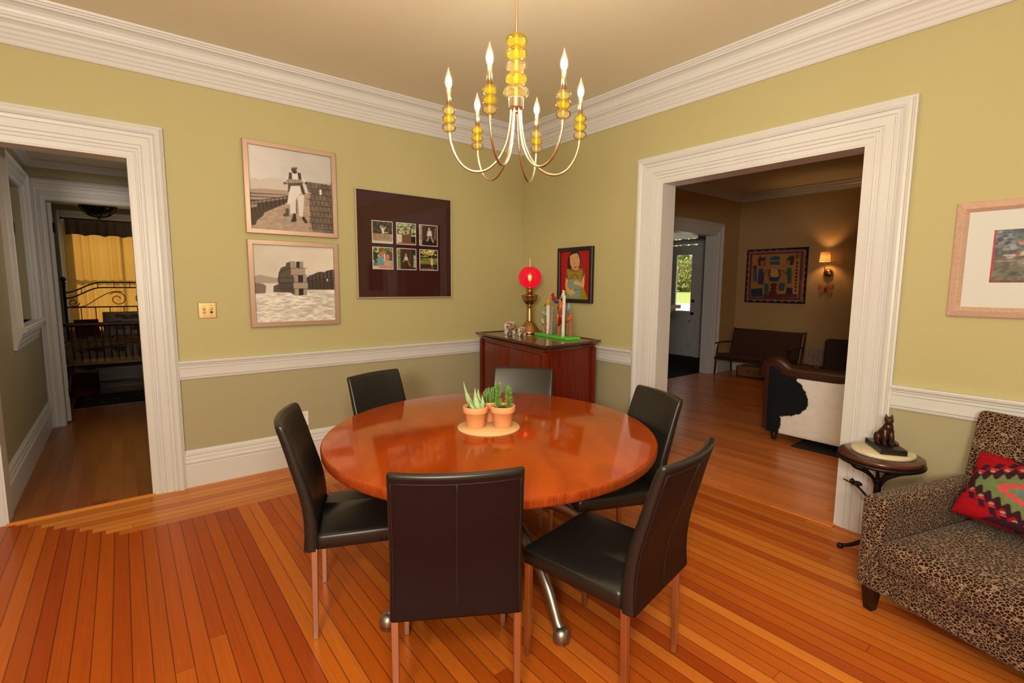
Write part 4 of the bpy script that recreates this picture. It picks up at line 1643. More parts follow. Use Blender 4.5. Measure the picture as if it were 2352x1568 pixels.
p.ell(.08, .6, .16, .2, (46, 40, 30)).ell(.82, .62, .2, .24, (100, 64, 40)).rect(0, 0, 1, .14, (196, 130, 92)).rect(0, .02, .3, .12, (224, 178, 140))
p.poly([(.18, .14), (.24, .50), (.42, .60), (.58, .42), (.62, .14)], (112, 142, 138)).ell(.44, .76, .12, .17, (196, 108, 70)).ell(.40, .86, .11, .09, (140, 74, 46))
p.poly([(.52, .16), (.60, .44), (.86, .40), (.98, .14)], (190, 150, 108)).ell(.72, .56, .11, .14, (204, 118, 78)).line([(.56, .36), (.58, .70)], .07, (224, 188, 152)).line([(.28, .12), (.88, .10)], .10, (206, 128, 88))
snap.append(p)
p = Paint(60, 60, None, (60, 46, 28)).rect(0, 0, .16, 1, (140, 132, 74)).rect(.86, .1, 1, .7, (170, 160, 100)).noise(.5, 14, 14, 7).rect(.62, .1, .74, 1, (84, 60, 38)).ell(.5, .2, .24, .22, (66, 38, 24))
p.poly([(.34, .44), (.58, .44), (.54, .62), (.38, .62)], (210, 180, 140)).ell(.46, .70, .06, .08, (196, 112, 76)).line([(.56, .40), (.68, .16)], .06, (184, 110, 70)).ell(.32, .38, .04, .03, (210, 140, 100))
snap.append(p)
p = Paint(60, 60, None, (46, 34, 18)).blots(40, .06, .06, [(190, 160, 60), (220, 190, 90)], (.1, .76, .9, .95), 8)
p.rect(0, .66, .45, .70, (200, 160, 110)).rect(0, .28, 1, .60, (120, 110, 34)).noise(.8, 16, 16, 9).rect(0, 0, 1, .22, (60, 36, 22)).rect(.1, 0, .8, .08, (140, 96, 62))
p.poly([(.60, .26), (.74, .26), (.72, .56), (.62, .56)], (216, 186, 146)).ell(.66, .62, .035, .05, (180, 136, 92)).line([(.54, .52), (.78, .50)], .04, (206, 170, 126)).line([(.66, .28), (.70, .12)], .05, (196, 140, 96))
snap.append(p)
for k, p in enumerate(snap):
    cx = (-1.624, -1.392, -1.162)[k % 3] - BXc
    cz = (1.968, 1.738)[k // 3] - BZ0
    s = 0.197
    mb = MB()
    mb.box(cx - s / 2, -0.0165, cz - s / 2, cx + s / 2, -0.0135, cz + s / 2)
    ph = mb.build('snapshot', M['matboard'], t)
    b_ = 0.006
    p.surface('snapshot_image', flat_fn(s - 2 * b_, s - 2 * b_, cx - s / 2 + b_, cz - s / 2 + b_, -0.0170), M['photo'], ph)
mb = MB()
mb.box(-BW / 2 + 0.012, -0.0245, 0.012, BW / 2 - 0.012, -0.0225, BH - 0.012)
mb.build('glass', M['pane'], t)

# ------------------------------------------------------------------ switch plate and outlet
t = thing('light_switch', 'square brass wall plate with push-button light switches beside the hall doorway', 'light switch', (-2.997, 0, 1.248))
mb = MB()
mb.loops([[(-a, y, c), (a, y, c), (a, y, 0.116 - c), (-a, y, 0.116 - c)] for a, y, c in ((0.058, 0, 0), (0.058, -0.003, 0), (0.054, -0.006, 0.004), (0.0, -0.0062, 0.058))], smooth=False)
mb.build('cover_plate', M['brass_light'], t)
pearl = mat('pearl_button', (0.80, 0.70, 0.55), 0.25)
for x in (-0.023, 0.023):
    for z in (0.046, 0.070):
        mb = MB()
        mb.lathe([(0.0, 0.0), (0.0105, 0.0), (0.0105, 0.003), (0.0085, 0.0045), (0.0, 0.0045)], seg=16)
        vs = [(x + a, -0.006 - c, z + b) for a, b, c in mb.v]
        mb.v = vs
        rg = mb.build('button_ring', M['brass'], t)
        mb = MB()
        mb.ball((x, -0.0105, z), 0.0068, 0.003, 0.0068, 12, 6)
        mb.build('push_button', M['iron'] if (x > 0 and z < 0.05) else pearl, t)
    for z in (0.022, 0.094):
        mb = MB()
        mb.ball((x, -0.0062, z), 0.003, 0.0015, 0.003, 10, 6)
        mb.build('screw', M['brass'], t)
t = thing('power_outlet', 'white power outlet on the lower wall behind the side-on chair', 'power outlet', (-2.352, 0, 0.322))
mb = MB()
mb.box(-0.035, -0.005, 0, 0.035, 0, 0.122)
mb.build('cover_plate', M['white_plastic'], t, bevel=0.003)
for z in (0.036, 0.086):
    mb = MB()
    mb.box(-0.017, -0.0068, z - 0.014, 0.017, -0.0045, z + 0.014)
    so = mb.build('socket', M['white_plastic'], t, bevel=0.002)
    mb = MB()
    for x in (-0.007, 0.007):
        mb.box(x - 0.0015, -0.0072, z - 0.002, x + 0.0015, -0.0065, z + 0.008)
    mb.build('slot', M['black'], so)

# ------------------------------------------------------------------ mahogany corner cabinet
CB = 1.04
t = thing('corner_cabinet', 'dark red mahogany cabinet with moulded top standing in the corner', 'cabinet', (-0.5, -0.8, 0))
off = Vector((0.5, 0.8))


def cq(pts):
    return [(x + 0.5, y + 0.8) for x, y in pts]


quad = [(-0.745, -0.19), (-0.955, -1.45), (-0.25, -1.40), (-0.055, -0.19)]      # top outline


def inset(poly, d):
    n = len(poly)
    out = []
    cx = sum(p[0] for p in poly) / n
    cy = sum(p[1] for p in poly) / n
    lines = []
    for i in range(n):
        a, b_ = Vector(poly[i]), Vector(poly[(i + 1) % n])
        e = (b_ - a).normalized()
        nn = Vector((-e.y, e.x))
        if nn.dot(Vector((cx, cy)) - a) < 0:
            nn = -nn
        lines.append((a + nn * d, e))
    for i in range(n):
        p, e = lines[i - 1]
        q, f = lines[i]
        den = e.x * f.y - e.y * f.x
        s = ((q.x - p.x) * f.y - (q.y - p.y) * f.x) / den
        out.append((p.x + e.x * s, p.y + e.y * s))
    return out


Q0 = cq(quad)
mb = MB()
rings = []
for ins, z in ((0.050, CB - 0.062), (0.040, CB - 0.056), (0.036, CB - 0.044), (0.014, CB - 0.026), (0.004, CB - 0.018), (0.0, CB - 0.006), (0.004, CB), (0.030, CB), (0.034, CB - 0.007)):
    rings.append([(x, y, z) for x, y in inset(Q0, ins)])
mb.loops(rings, smooth=False)
mb.build('top', M['mahogany_top'], t)
mb = MB()
body = inset(Q0, 0.055)
mb.prism(list(reversed(body)) if False else body, 0.06, CB - 0.062)
mb.build('body', M['mahogany'], t)
bl, bf, br, bb = [Vector(p) for p in body]
# bowed door leaf on the front (left face), panel on the side, corner posts, plinth


def face_panel(a, b_, u0, u1, z0, z1, th, bow, name, m_):
    e = (b_ - a)
    nn = Vector((e.y, -e.x)).normalized()
    if nn.dot((bl + bf + br + bb) / 4 - a) > 0:
        nn = -nn
    mb = MB()
    n = 14
    rings = []
    for k in range(n + 1):
        u = u0 + (u1 - u0) * k / n
        p = a + e * u
        d = th + bow * (1 - (2 * k / n - 1) ** 2)
        o_ = p + nn * d
        rings.append([(p.x, p.y, z0), (o_.x, o_.y, z0), (o_.x, o_.y, z1), (p.x, p.y, z1)])
    mb.loops(rings, smooth=False)
    return mb.build(name, m_, t)


face_panel(bl, bf, 0.06, 0.50, 0.10, CB - 0.09, 0.006, 0.018, 'door', M['mahogany'])
face_panel(bl, bf, 0.505, 0.945, 0.10, CB - 0.09, 0.006, 0.018, 'door', M['mahogany'])
face_panel(bf, br, 0.08, 0.90, 0.12, CB - 0.085, 0.004, 0.0, 'side_panel', M['mahogany'])
for p in (bl, bf, br):
    mb = MB()
    mb.box(p.x - 0.02, p.y - 0.02, 0.0, p.x + 0.02, p.y + 0.02, CB - 0.062)
    mb.build('corner_post', M['mahogany'], t, bevel=0.004)
mb = MB()
mb.prism(inset(Q0, 0.05), 0.0, 0.075)
mb.build('plinth', M['mahogany_top'], t)

# ------------------------------------------------------------------ oil lamp with red globe
m, nt, b = node_mat('ruby_glass')
out = nt.nodes['Material Output']
nt.nodes.remove(b)
tr = nt.nodes.new('ShaderNodeBsdfTransparent')
tr.inputs['Color'].default_value = (1.0, 0.17, 0.06, 1)
em = nt.nodes.new('ShaderNodeEmission')
em.inputs['Color'].default_value = (1.0, 0.008, 0.035, 1)
em.inputs['Strength'].default_value = 0.72
mx = nt.nodes.new('ShaderNodeMixShader')
mx.inputs[0].default_value = 0.72
nt.links.new(tr.outputs[0], mx.inputs[1])
nt.links.new(em.outputs[0], mx.inputs[2])
gl = nt.nodes.new('ShaderNodeBsdfGlossy')
gl.inputs['Roughness'].default_value = 0.2
mx2 = nt.nodes.new('ShaderNodeMixShader')
mx2.inputs[0].default_value = 0.05
nt.links.new(mx.outputs[0], mx2.inputs[1])
nt.links.new(gl.outputs[0], mx2.inputs[2])
nt.links.new(mx2.outputs[0], out.inputs['Surface'])
M['ruby'] = m
ZT = CB - 0.0064
t = thing('oil_lamp', 'tall brass oil lamp with a glowing red glass globe on the cabinet', 'lamp', (-0.326, -0.526, ZT))
k0 = -ZT
mb = MB()
mb.lathe([(0.0, 0.0), (0.108, 0.0), (0.110, 0.010), (0.102, 0.020), (0.098, 0.030), (0.090, 0.040), (0.086, 0.050), (0.076, 0.064), (0.072, 0.072), (0.056, 0.096), (0.044, 0.108), (0.036, 0.118), (0.0, 0.118)], seg=36)
mb.build('base', M['brass'], t)
mb = MB()
mb.lathe([(0.034, 0.115), (0.030, 0.125), (0.0285, 0.24), (0.028, 0.262), (0.032, 0.266), (0.032, 0.272), (0.026, 0.276), (0.026, 0.282), (0.0, 0.282)], seg=24)
mb.build('stem', M['brass'], t)
mb = MB()
mb.lathe([(0.0, 0.276), (0.022, 0.278), (0.045, 0.292), (0.066, 0.315), (0.077, 0.342), (0.080, 0.366), (0.084, 0.370), (0.082, 0.375), (0.070, 0.380), (0.040, 0.388), (0.030, 0.392), (0.0, 0.392)], seg=36)
mb.build('font', M['brass'], t)
mb = MB()
mb.lathe([(0.0, 0.388), (0.028, 0.390), (0.030, 0.408), (0.036, 0.412), (0.036, 0.420), (0.026, 0.426), (0.030, 0.436), (0.042, 0.440), (0.044, 0.450), (0.040, 0.452), (0.0, 0.452)], seg=24)
bn = mb.build('burner', M['brass'], t)
mb = MB()
mb.tube([(0, 0, 0.402), (-0.045, -0.02, 0.402)], 0.0035, 8)
mb.lathe([(0.0, -0.003), (0.010, -0.003), (0.010, 0.003), (0.0, 0.003)], c=(-0.046, -0.021, 0.402), seg=12, axis='X')
mb.build('wick_knob', M['brass'], bn)
mb = MB()
gr, gz = 0.110, 0.548
prof = []
for i in range(25):
    a = R(-66 + (68 + 66) * i / 24)
    bumpy = 1.0
    prof.append((gr * math.cos(a), gz + gr * math.sin(a)))
mb.lathe(prof, seg=48)
mb.f = [f for f in mb.f if len(f) == 4]
mb.mi = mb.mi[:len(mb.f)]
mb.sm = mb.sm[:len(mb.f)]
mb.build('globe', M['ruby'], t)
mb = MB()
mb.lathe([(0.0, 0.512), (0.010, 0.514), (0.017, 0.535), (0.019, 0.552), (0.014, 0.570), (0.0, 0.578)], seg=16)
mb.build('bulb', emit('lamp_bulb', (1.0, 0.75, 0.25), 14.0), t)
mb = MB()
mb.lathe([(0.0115, 0.440), (0.0105, 0.56), (0.0055, 0.62), (0.0048, 0.728), (0.0044, 0.728), (0.0050, 0.62)], seg=14)
mb.f = [f for f in mb.f if len(f) == 4]
mb.mi = mb.mi[:len(mb.f)]
mb.sm = mb.sm[:len(mb.f)]
m, nt, b = node_mat('milky_chimney_glass')
b.inputs['Base Color'].default_value = (0.85, 0.80, 0.68, 1)
b.inputs['Roughness'].default_value = 0.2
b.inputs['Alpha'].default_value = 0.8
mb.build('chimney', m, t)

# ------------------------------------------------------------------ pair of pottery pigs
m, nt, b = node_mat('flowered_glaze')
tc = nt.nodes.new('ShaderNodeTexCoord')
vo = nt.nodes.new('ShaderNodeTexVoronoi')
vo.inputs['Scale'].default_value = 26
nt.links.new(tc.outputs['Object'], vo.inputs['Vector'])
rp = nt.nodes.new('ShaderNodeValToRGB')
e = rp.color_ramp.elements
e[0].position = 0.0
e[0].color = (*A(120, 60, 36), 1)
e[1].position = 1.0
e[1].color = (*A(230, 212, 180), 1)
for pos, c_ in ((0.30, A(150, 80, 50)), (0.36, A(90, 44, 30)), (0.42, A(226, 206, 172)), (0.62, A(170, 136, 100)), (0.70, A(224, 204, 170))):
    x = e.new(pos)
    x.color = (*c_, 1)
nt.links.new(vo.outputs['Distance'], rp.inputs['Fac'])
nt.links.new(rp.outputs['Color'], b.inputs['Base Color'])
b.inputs['Roughness'].default_value = 0.15
b.inputs['Coat Weight'].default_value = 0.6
M['pig'] = m
M['pig_snout'] = mat('brown_glaze', A(156, 96, 66), 0.15, coat=0.5)


def pig(label, x, y, rot, s):
    t = thing('pottery_pig', label, 'figurine', (x, y, ZT), R(rot), 'flowered pottery pigs on the cabinet')
    t.scale = (s, s, s)
    mb = MB()
    mb.ball((0, 0.0, 0.066), 0.056, 0.072, 0.052, 24, 16)
    mb.ball((0, -0.052, 0.068), 0.036, 0.032, 0.036, 18, 12)
    for lx in (-0.03, 0.03):
        for ly in (-0.036, 0.038):
            mb.lathe([(0.0, 0.0), (0.016, 0.0), (0.0175, 0.004), (0.017, 0.02), (0.019, 0.05), (0.0, 0.06)], c=(lx, ly, 0), seg=14)
    o = mb.build('body', M['pig'], t)
    rm = o.modifiers.new('fuse', 'REMESH')
    rm.mode = 'VOXEL'
    rm.voxel_size = 0.004
    rm.use_smooth_shade = True
    sm = o.modifiers.new('smooth', 'SMOOTH')
    sm.iterations = 4
    mb = MB()
    mb.lathe([(0.0, -0.012), (0.021, -0.010), (0.022, 0.0), (0.024, 0.012), (0.0, 0.014)], c=(0, -0.088, 0.060), seg=18, axis='Y')
    mb.v = [(a, b_, c) for a, b_, c in mb.v]
    sn = mb.build('snout', M['pig_snout'], t)
    mb = MB()
    for lx in (-0.008, 0.008):
        mb.ball((lx, -0.100, 0.061), 0.004, 0.002, 0.005, 8, 6)
    mb.build('nostril', M['iron'], sn)
    for lx in (-1, 1):
        mb = MB()
        mb.loops([[(lx * 0.016, -0.052, 0.096), (lx * 0.034, -0.050, 0.088), (lx * 0.03, -0.040, 0.090)], [(lx * 0.030, -0.066, 0.118), (lx * 0.034, -0.064, 0.112), (lx * 0.036, -0.060, 0.114)]])
        mb.build('ear', M['pig'], t)
        mb = MB()
        mb.ball((lx * 0.017, -0.078, 0.082), 0.0045, 0.003, 0.0045, 8, 6)
        mb.build('eye', M['iron'], t)
    mb = MB()
    mb.tube(spline([(0, 0.068, 0.07), (0.006, 0.080, 0.078), (-0.004, 0.084, 0.086), (0.004, 0.082, 0.092)], 5), 0.004, 8)
    mb.build('tail', M['pig'], t)
    return t


pig('large brown and white flowered pottery pig on the cabinet, left of the oil lamp', -0.560, -0.505, -32, 1.08)
pig('small brown and white flowered pottery pig before the oil lamp foot, beside the large pig', -0.560, -0.690, -30, 0.72)

# ------------------------------------------------------------------ bird sculpture
bA, bB = Vector((-0.418, -0.729)), Vector((-0.495, -1.231))
cent = (-0.385, -0.978)
rotb = math.atan2((bB - bA).y, (bB - bA).x)
t = thing('bird_sculpture', 'folk-art sculpture of painted birds on birch twigs rising from a green board', 'sculpture', (*cent, ZT), rotb)
bl_ = 0.52
M['lawn'] = mat('bright_green_paint', A(96, 178, 48), 0.45)
M['birch'] = mat('birch_bark', A(216, 190, 156), 0.7, vary=0.12, vscale=60)
M['bark'] = mat('grey_bark', A(140, 116, 86), 0.85, vary=0.3, vscale=80)
M['peg'] = mat('cinnamon_twig', A(160, 88, 50), 0.7, vary=0.2, vscale=60)
M['wood_dark'] = mat('dark_twig', A(70, 46, 32), 0.8)
mb = MB()
mb.box(-bl_ / 2, -0.075, 0.0, bl_ / 2, 0.075, 0.022)
mb.build('board', M['lawn'], t, bevel=0.003)
# trunks: local x runs from the left end to the right end as seen in the room; local -y side faces the table
fr = -1.0   # front side
trunks = [('birch_trunk', -0.105, 0.020 * fr, 0.27, 0.020, 'birch', -0.012), ('bark_trunk', -0.055, 0.025 * fr, 0.27, 0.021, 'bark', 0.02),
          ('birch_trunk', 0.165, 0.045 * fr, 0.365, 0.017, 'birch', 0.006), ('twig_post', -0.235, 0.02, 0.095, 0.011, 'birch', 0.0), ('twig_post', -0.195, 0.0, 0.16, 0.012, 'peg', 0.0),
          ('twig_post', -0.165, 0.03, 0.20, 0.012, 'wood_dark', 0.0), ('twig_post', 0.065, 0.02 * fr, 0.145, 0.015, 'peg', 0.0), ('twig_post', 0.075, 0.035, 0.19, 0.013, 'wood_dark', 0.0),
          ('twig_post', 0.225, 0.01 * fr, 0.15, 0.014, 'peg', 0.0)]
for nm, x, y, h_, r_, mt, lean in trunks:
    mb = MB()
    mb.tube(spline([(x, y, 0.02), (x + lean * 0.4 + 0.002, y, h_ * 0.5), (x + lean, y + 0.002, h_ + 0.02)], 5), [r_ * (1 - 0.018 * i) for i in range(11)], 12)
    tk = mb.build(nm, M[mt], t)
    if mt == 'birch' and h_ > 0.2:
        mb = MB()
        for q in range(4):
            z = 0.06 + q * h_ * 0.23
            mb.ball((x + lean * z / h_ + (0.4 - 0.25 * q) * r_, y + fr * r_ * 0.85, z), r_ * 0.34, 0.003, r_ * 0.2, 10, 6)
        mb.build('knot', M['wood_dark'], tk)
rt = random.Random(12)
for k in range(16):
    mb = MB()
    x = rt.choice((-0.055, -0.02, 0.19, 0.10))
    a = (x + rt.uniform(-.02, .02), rt.uniform(-.01, .02), rt.uniform(.08, .2))
    b2 = (a[0] + rt.uniform(-.07, .07), a[1] + rt.uniform(-.03, .03), a[2] + rt.uniform(.06, .14))
    mb.tube([(a[0], a[1], 0.02), a, ((a[0] + b2[0]) / 2 + rt.uniform(-.01, .01), (a[1] + b2[1]) / 2, (a[2] + b2[2]) / 2), b2], [0.003, 0.0028, 0.0022, 0.0012], 5)
    mb.build('twig', M['bark'], t)


def bird(x, y, z, s, head, tilt, cols, crest=False, wing=None):
    """head: +1 looks to +x, -1 to -x"""
    body_m = mat('bird_paint', A(*cols[0]), 0.4)
    mb = MB()
    rot = Matrix.Rotation(R(-tilt) * head, 4, 'Y')

    def tp(px, py, pz):
        v = rot @ Vector((px * head, py, pz))
        return (x + v.x * s, y + v.y * s, z + v.z * s)
    rings = []
    for u, r_, zz in ((-0.060, 0.002, 0.004), (-0.045, 0.006, 0.004), (-0.025, 0.011, 0.003), (-0.005, 0.0165, 0.0), (0.012, 0.016, 0.002), (0.022, 0.0115, 0.010), (0.028, 0.0120, 0.018), (0.036, 0.0095, 0.022), (0.041, 0.003, 0.021)):
        rings.append([tp(u, r_ * math.cos(2 * PI * k / 10), zz + r_ * math.sin(2 * PI * k / 10)) for k in range(10)])
    mb.loops(rings)
    if crest:
        mb.loops([[tp(0.022, 0.004, 0.026), tp(0.034, 0.004, 0.028), tp(0.034, -0.004, 0.028), tp(0.022, -0.004, 0.026)], [tp(0.014, 0.0008, 0.046), tp(0.017, 0.0008, 0.046), tp(0.017, -0.0008, 0.046), tp(0.014, -0.0008, 0.046)]])
    bo = mb.build('bird', body_m, t)
    mb = MB()
    mb.loops([[tp(0.039, 0.003, 0.023), tp(0.039, -0.003, 0.023), tp(0.040, 0, 0.018)], [tp(0.054, 0.0004, 0.020), tp(0.054, -0.0004, 0.020), tp(0.054, 0, 0.019)]])
    mb.build('beak', M['wood_dark'], bo)
    wm = mat('bird_wing_paint', A(*cols[1]), 0.4)
    mb = MB()
    for sy in (-1, 1):
        mb.loops([[tp(0.010, sy * 0.0160, 0.008), tp(0.010, sy * 0.0160, -0.004), tp(0.010, sy * 0.012, 0.002)], [tp(-0.02, sy * 0.0150, 0.008), tp(-0.02, sy * 0.0145, -0.002), tp(-0.02, sy * 0.009, 0.004)], [tp(-0.055, sy * 0.006, 0.006), tp(-0.055, sy * 0.006, 0.003), tp(-0.055, sy * 0.004, 0.004)]])
    mb.build('wing', wm, bo)
    return bo


bird(-0.118, -0.020, 0.305, 1.15, 1, 30, [(206, 140, 30), (180, 112, 24)])
bird(-0.030, -0.005, 0.345, 1.35, -1, 12, [(176, 28, 22), (150, 22, 20)], crest=True)
bird(0.005, -0.012, 0.325, 1.1, -1, 0, [(46, 84, 120), (34, 66, 100)])
bird(-0.172, -0.010, 0.195, 1.15, -1, 0, [(150, 176, 150), (120, 150, 130)])
bird(-0.150, 0.030, 0.225, 0.8, 1, 70, [(206, 90, 46), (180, 70, 36)])
bird(-0.222, 0.000, 0.115, 0.9, -1, 40, [(196, 180, 110), (40, 40, 34)])
bird(0.060, -0.020, 0.170, 1.0, 1, 65, [(220, 160, 40), (206, 120, 30)])
bird(0.155, -0.045, 0.385, 1.0, 1, 40, [(196, 190, 150), (150, 40, 30)], crest=True)
bird(0.128, -0.045, 0.290, 1.35, 1, 75, [(190, 96, 40), (170, 44, 30)])
bird(0.115, -0.030, 0.195, 1.6, 1, 70, [(150, 26, 26), (176, 40, 36)])
bird(0.070, -0.005, 0.235, 1.2, -1, 60, [(40, 62, 44), (30, 50, 36)])
bird(0.198, -0.010, 0.270, 1.05, 1, 55, [(120, 134, 140), (196, 60, 60)], crest=True)
bird(0.222, -0.012, 0.180, 1.1, 1, 35, [(200, 84, 36), (220, 130, 40)], crest=True)
mb = MB()
mb.box(0.03, -0.022, 0.262, 0.10, -0.008, 0.284)
o = mb.build('painted_stick', mat('brick_red_paint', A(150, 46, 36), 0.5), t)

# ------------------------------------------------------------------ painting of a woman with a handbag (right wall)
PW = Paint(130, 150, [(185, 228), (868, 178), (868, 1400), (195, 1372)], (156, 20, 20))
PW.noise(0.10, 6, 6, 2)
PW.poly([(330, 640), (690, 640), (700, 1000), (730, 1110), (830, 1400), (195, 1380), (200, 1310), (320, 1150), (350, 900)], (146, 114, 32))
PW.poly([(345, 640), (340, 430), (380, 290), (430, 210), (560, 195), (610, 260), (645, 400), (640, 560), (605, 630), (430, 640)], (30, 26, 24))
PW.poly([(390, 330), (470, 275), (560, 262), (600, 330), (625, 440), (620, 560), (580, 640), (510, 670), (450, 630), (400, 520)], (196, 136, 78))
PW.poly([(440, 620), (600, 620), (610, 690), (530, 710), (450, 680)], (190, 128, 74))
PW.poly([(330, 640), (430, 640), (540, 700), (680, 640), (690, 655), (545, 725), (420, 690)], (104, 70, 36))
PW.poly([(330, 645), (350, 800), (385, 900), (350, 880), (310, 800), (312, 690)], (108, 74, 38))
PW.poly([(690, 650), (750, 720), (740, 800), (700, 900), (680, 900)], (108, 74, 38))
PW.ell(452, 452, 26, 13, (222, 190, 140)).ell(455, 450, 11, 12, (60, 42, 30)).ell(556, 412, 26, 13, (222, 190, 140)).ell(562, 410, 11, 12, (60, 42, 30))
PW.line([(428, 418), (455, 404), (480, 410)], 8, (86, 56, 34)).line([(520, 378), (555, 352), (585, 356)], 8, (86, 56, 34))
PW.line([(505, 440), (490, 540), (520, 555)], 7, (150, 94, 52)).poly([(482, 606), (520, 592), (570, 576), (555, 604), (510, 622)], (120, 26, 22))
PW.line([(425, 900), (440, 830), (490, 785), (545, 785), (585, 830), (598, 900)], 18, (90, 58, 30))
PW.poly([(380, 900), (640, 895), (650, 1000), (645, 1360), (335, 1350), (345, 1200), (365, 1060)], (122, 134, 106))
PW.line([(510, 1150), (650, 1152)], 12, (52, 50, 40)).line([(425, 1140), (500, 1150)], 9, (60, 56, 44))
PW.poly([(312, 850), (365, 930), (350, 1080), (420, 1160), (500, 1120), (480, 1170), (540, 1220), (520, 1260), (440, 1280), (470, 1350), (420, 1290), (330, 1200), (300, 1050)], (206, 146, 76))
PW.poly([(742, 770), (738, 1050), (720, 1115), (640, 1060), (580, 1030), (495, 1020), (500, 980), (495, 960), (510, 940), (560, 950), (560, 910), (600, 960), (680, 990), (690, 900)], (210, 150, 80))
t = frame_on('framed_painting', 'black-framed painting of a dark-haired woman in a mustard dress holding a handbag', 'painting', (0.0, -0.836, 1.338), R(-90), 0.466, 0.535, 0.036, 0.034, M['black_frame'])
PW.surface('canvas', flat_fn(0.466 - 0.072, 0.535 - 0.072, -0.233 + 0.036, 0.036, -0.016), M['canvas'], t)

# ------------------------------------------------------------------ pale-framed print at the far right
t = frame_on('framed_print', 'pale pine frame with wide cream mat and small dark landscape on the right wall', 'picture', (0.0, -3.99, 1.353), R(-90), 0.75, 0.590, 0.052, 0.030, M['pine'], prof='bevel')
mb = MB()
mb.box(-0.323, -0.012, 0.052, 0.323, -0.007, 0.538)
mb.build('mat_board', M['matboard'], t)
PR = Paint(110, 80, None, (112, 100, 78))
PR.rect(0, .5, 1, 1, (104, 104, 92)).rect(.38, .84, .5, 1, (196, 178, 146)).noise(.5, 14, 12, 3)
PR.blots(90, .03, .05, [(90, 104, 100), (120, 124, 116), (80, 72, 84), (150, 140, 128)], (0, .5, 1, 1), 3)
PR.rect(.1, .50, 1, .53, (196, 160, 118)).rect(.2, .74, .34, .78, (190, 92, 70)).rect(.42, .72, .75, .80, (196, 110, 86)).rect(.0, .40, 1, .42, (176, 120, 104)).rect(.0, 0, .025, 1, (176, 62, 58))
PR.blots(30, .03, .03, [(196, 170, 130), (150, 80, 66)], (.2, .5, 1, .66), 5)
PR.rect(0, 0, 1, .05, (120, 62, 50)).noise(.25, 30, 30, 8)
PR.surface('print_image', flat_fn(0.44, 0.262, -0.223, 0.178, -0.0125), M['print'], t)
mb = MB()
mb.box(-0.323, -0.0165, 0.052, 0.323, -0.0150, 0.538)
mb.build('glass', M['pane'], t)

# ------------------------------------------------------------------ leopard sofa
SO = Vector((-0.86, -3.535, 0))
SR = math.atan2(-0.955, -0.297)
SW = 1.45
t = thing('leopard_sofa', 'low sofa upholstered in brown and tan leopard spots, right of the side table', 'sofa', SO, SR)
sofa = t
mb = MB()
mb.box(0.02, 0.012, 0.115, SW - 0.02, 0.80, 0.27)
mb.build('base', M['leopard'], t, bevel=0.02, bseg=3)
for x0 in (0.0, SW - 0.105):
    mb = MB()
    mb.box(x0, 0.0, 0.118, x0 + 0.105, 0.76, 0.555)
    mb.build('armrest', M['leopard'], t, bevel=0.028, bseg=4)
mb = MB()
loops = []
for z, ins in ((0.268, 0.03), (0.275, 0.008), (0.30, 0.0), (0.345, 0.0), (0.37, 0.014), (0.385, 0.045), (0.393, 0.11), (0.396, 0.2)):
    x0, x1, y0, y1, r_ = 0.103 + ins * 0.6, SW - 0.103 - ins * 0.6, -0.035 + ins, 0.67 - ins * 0.2, 0.035
    lp = []
    for cx, cy, a0 in ((x1 - r_, y1 - r_, 0), (x0 + r_, y1 - r_, 90), (x0 + r_, y0 + r_, 180), (x1 - r_, y0 + r_, 270)):
        for a in range(0, 91, 18):
            lp.append((cx + r_ * math.cos(R(a0 + a)), cy + r_ * math.sin(R(a0 + a)), z))
    loops.append(lp)
mb.loops(loops)
mb.build('seat_cushion', M['leopard'], t)
mb = MB()
vs = []
bx0, bx1 = 0.03, SW - 0.03
mb.loops([[(x, y0, z0) for x, y0, z0 in ((bx, 0.655, 0.24), (bx, 0.77, 0.24), (bx, 0.862, 0.86), (bx, 0.845, 0.885), (bx, 0.80, 0.888), (bx, 0.782, 0.87))] for bx in (bx0, bx1)], smooth=False)
mb.build('backrest', M['leopard'], t, bevel=0.016, bseg=3)
for x, y in ((0.045, 0.06), (SW - 0.045, 0.06), (0.06, 0.72), (SW - 0.06, 0.72)):
    mb = MB()
    s, b_ = 0.030, 0.019
    vs = [(x + dx * b_, y + dy * b_, 0) for dx, dy in ((-1, -1), (1, -1), (1, 1), (-1, 1))] + [(x + dx * s, y + dy * s, 0.12) for dx, dy in ((-1, -1), (1, -1), (1, 1), (-1, 1))]
    mb.add(vs, [(3, 2, 1, 0), (4, 5, 6, 7), (0, 1, 5, 4), (1, 2, 6, 5), (2, 3, 7, 6), (3, 0, 4, 7)])
    mb.build('leg', M['darkwood'], t, bevel=0.002)

# kilim cushion, leaning in the corner of the sofa
PK = Paint(170, 170, None, (146, 14, 18))
DK, GN, PKc, OR_, BL = (50, 22, 26), (98, 104, 56), (206, 50, 60), (210, 128, 58), (84, 98, 92)


def stepped(cx, cy, rx, ry, col, steps=7, tooth=0.05):
    for k in range(steps):
        u0, u1 = k / steps, (k + 1) / steps
        for sx in (-1, 1):
            for sy in (-1, 1):
                xa, xb = cx + sx * rx * (1 - u0), cx + sx * rx * (1 - u1)
                yb = cy + sy * ry * u1
                PK.poly([(cx, cy), (xa, cy), (xa, cy + sy * ry * u0), ((xa + xb) / 2 + sx * tooth * 0.2, yb + sy * tooth), (xb, cy + sy * ry * u0), (cx, cy + sy * ry * u0)], col)
    PK.poly([(cx - rx, cy), (cx, cy - ry), (cx + rx, cy), (cx, cy + ry)], col)


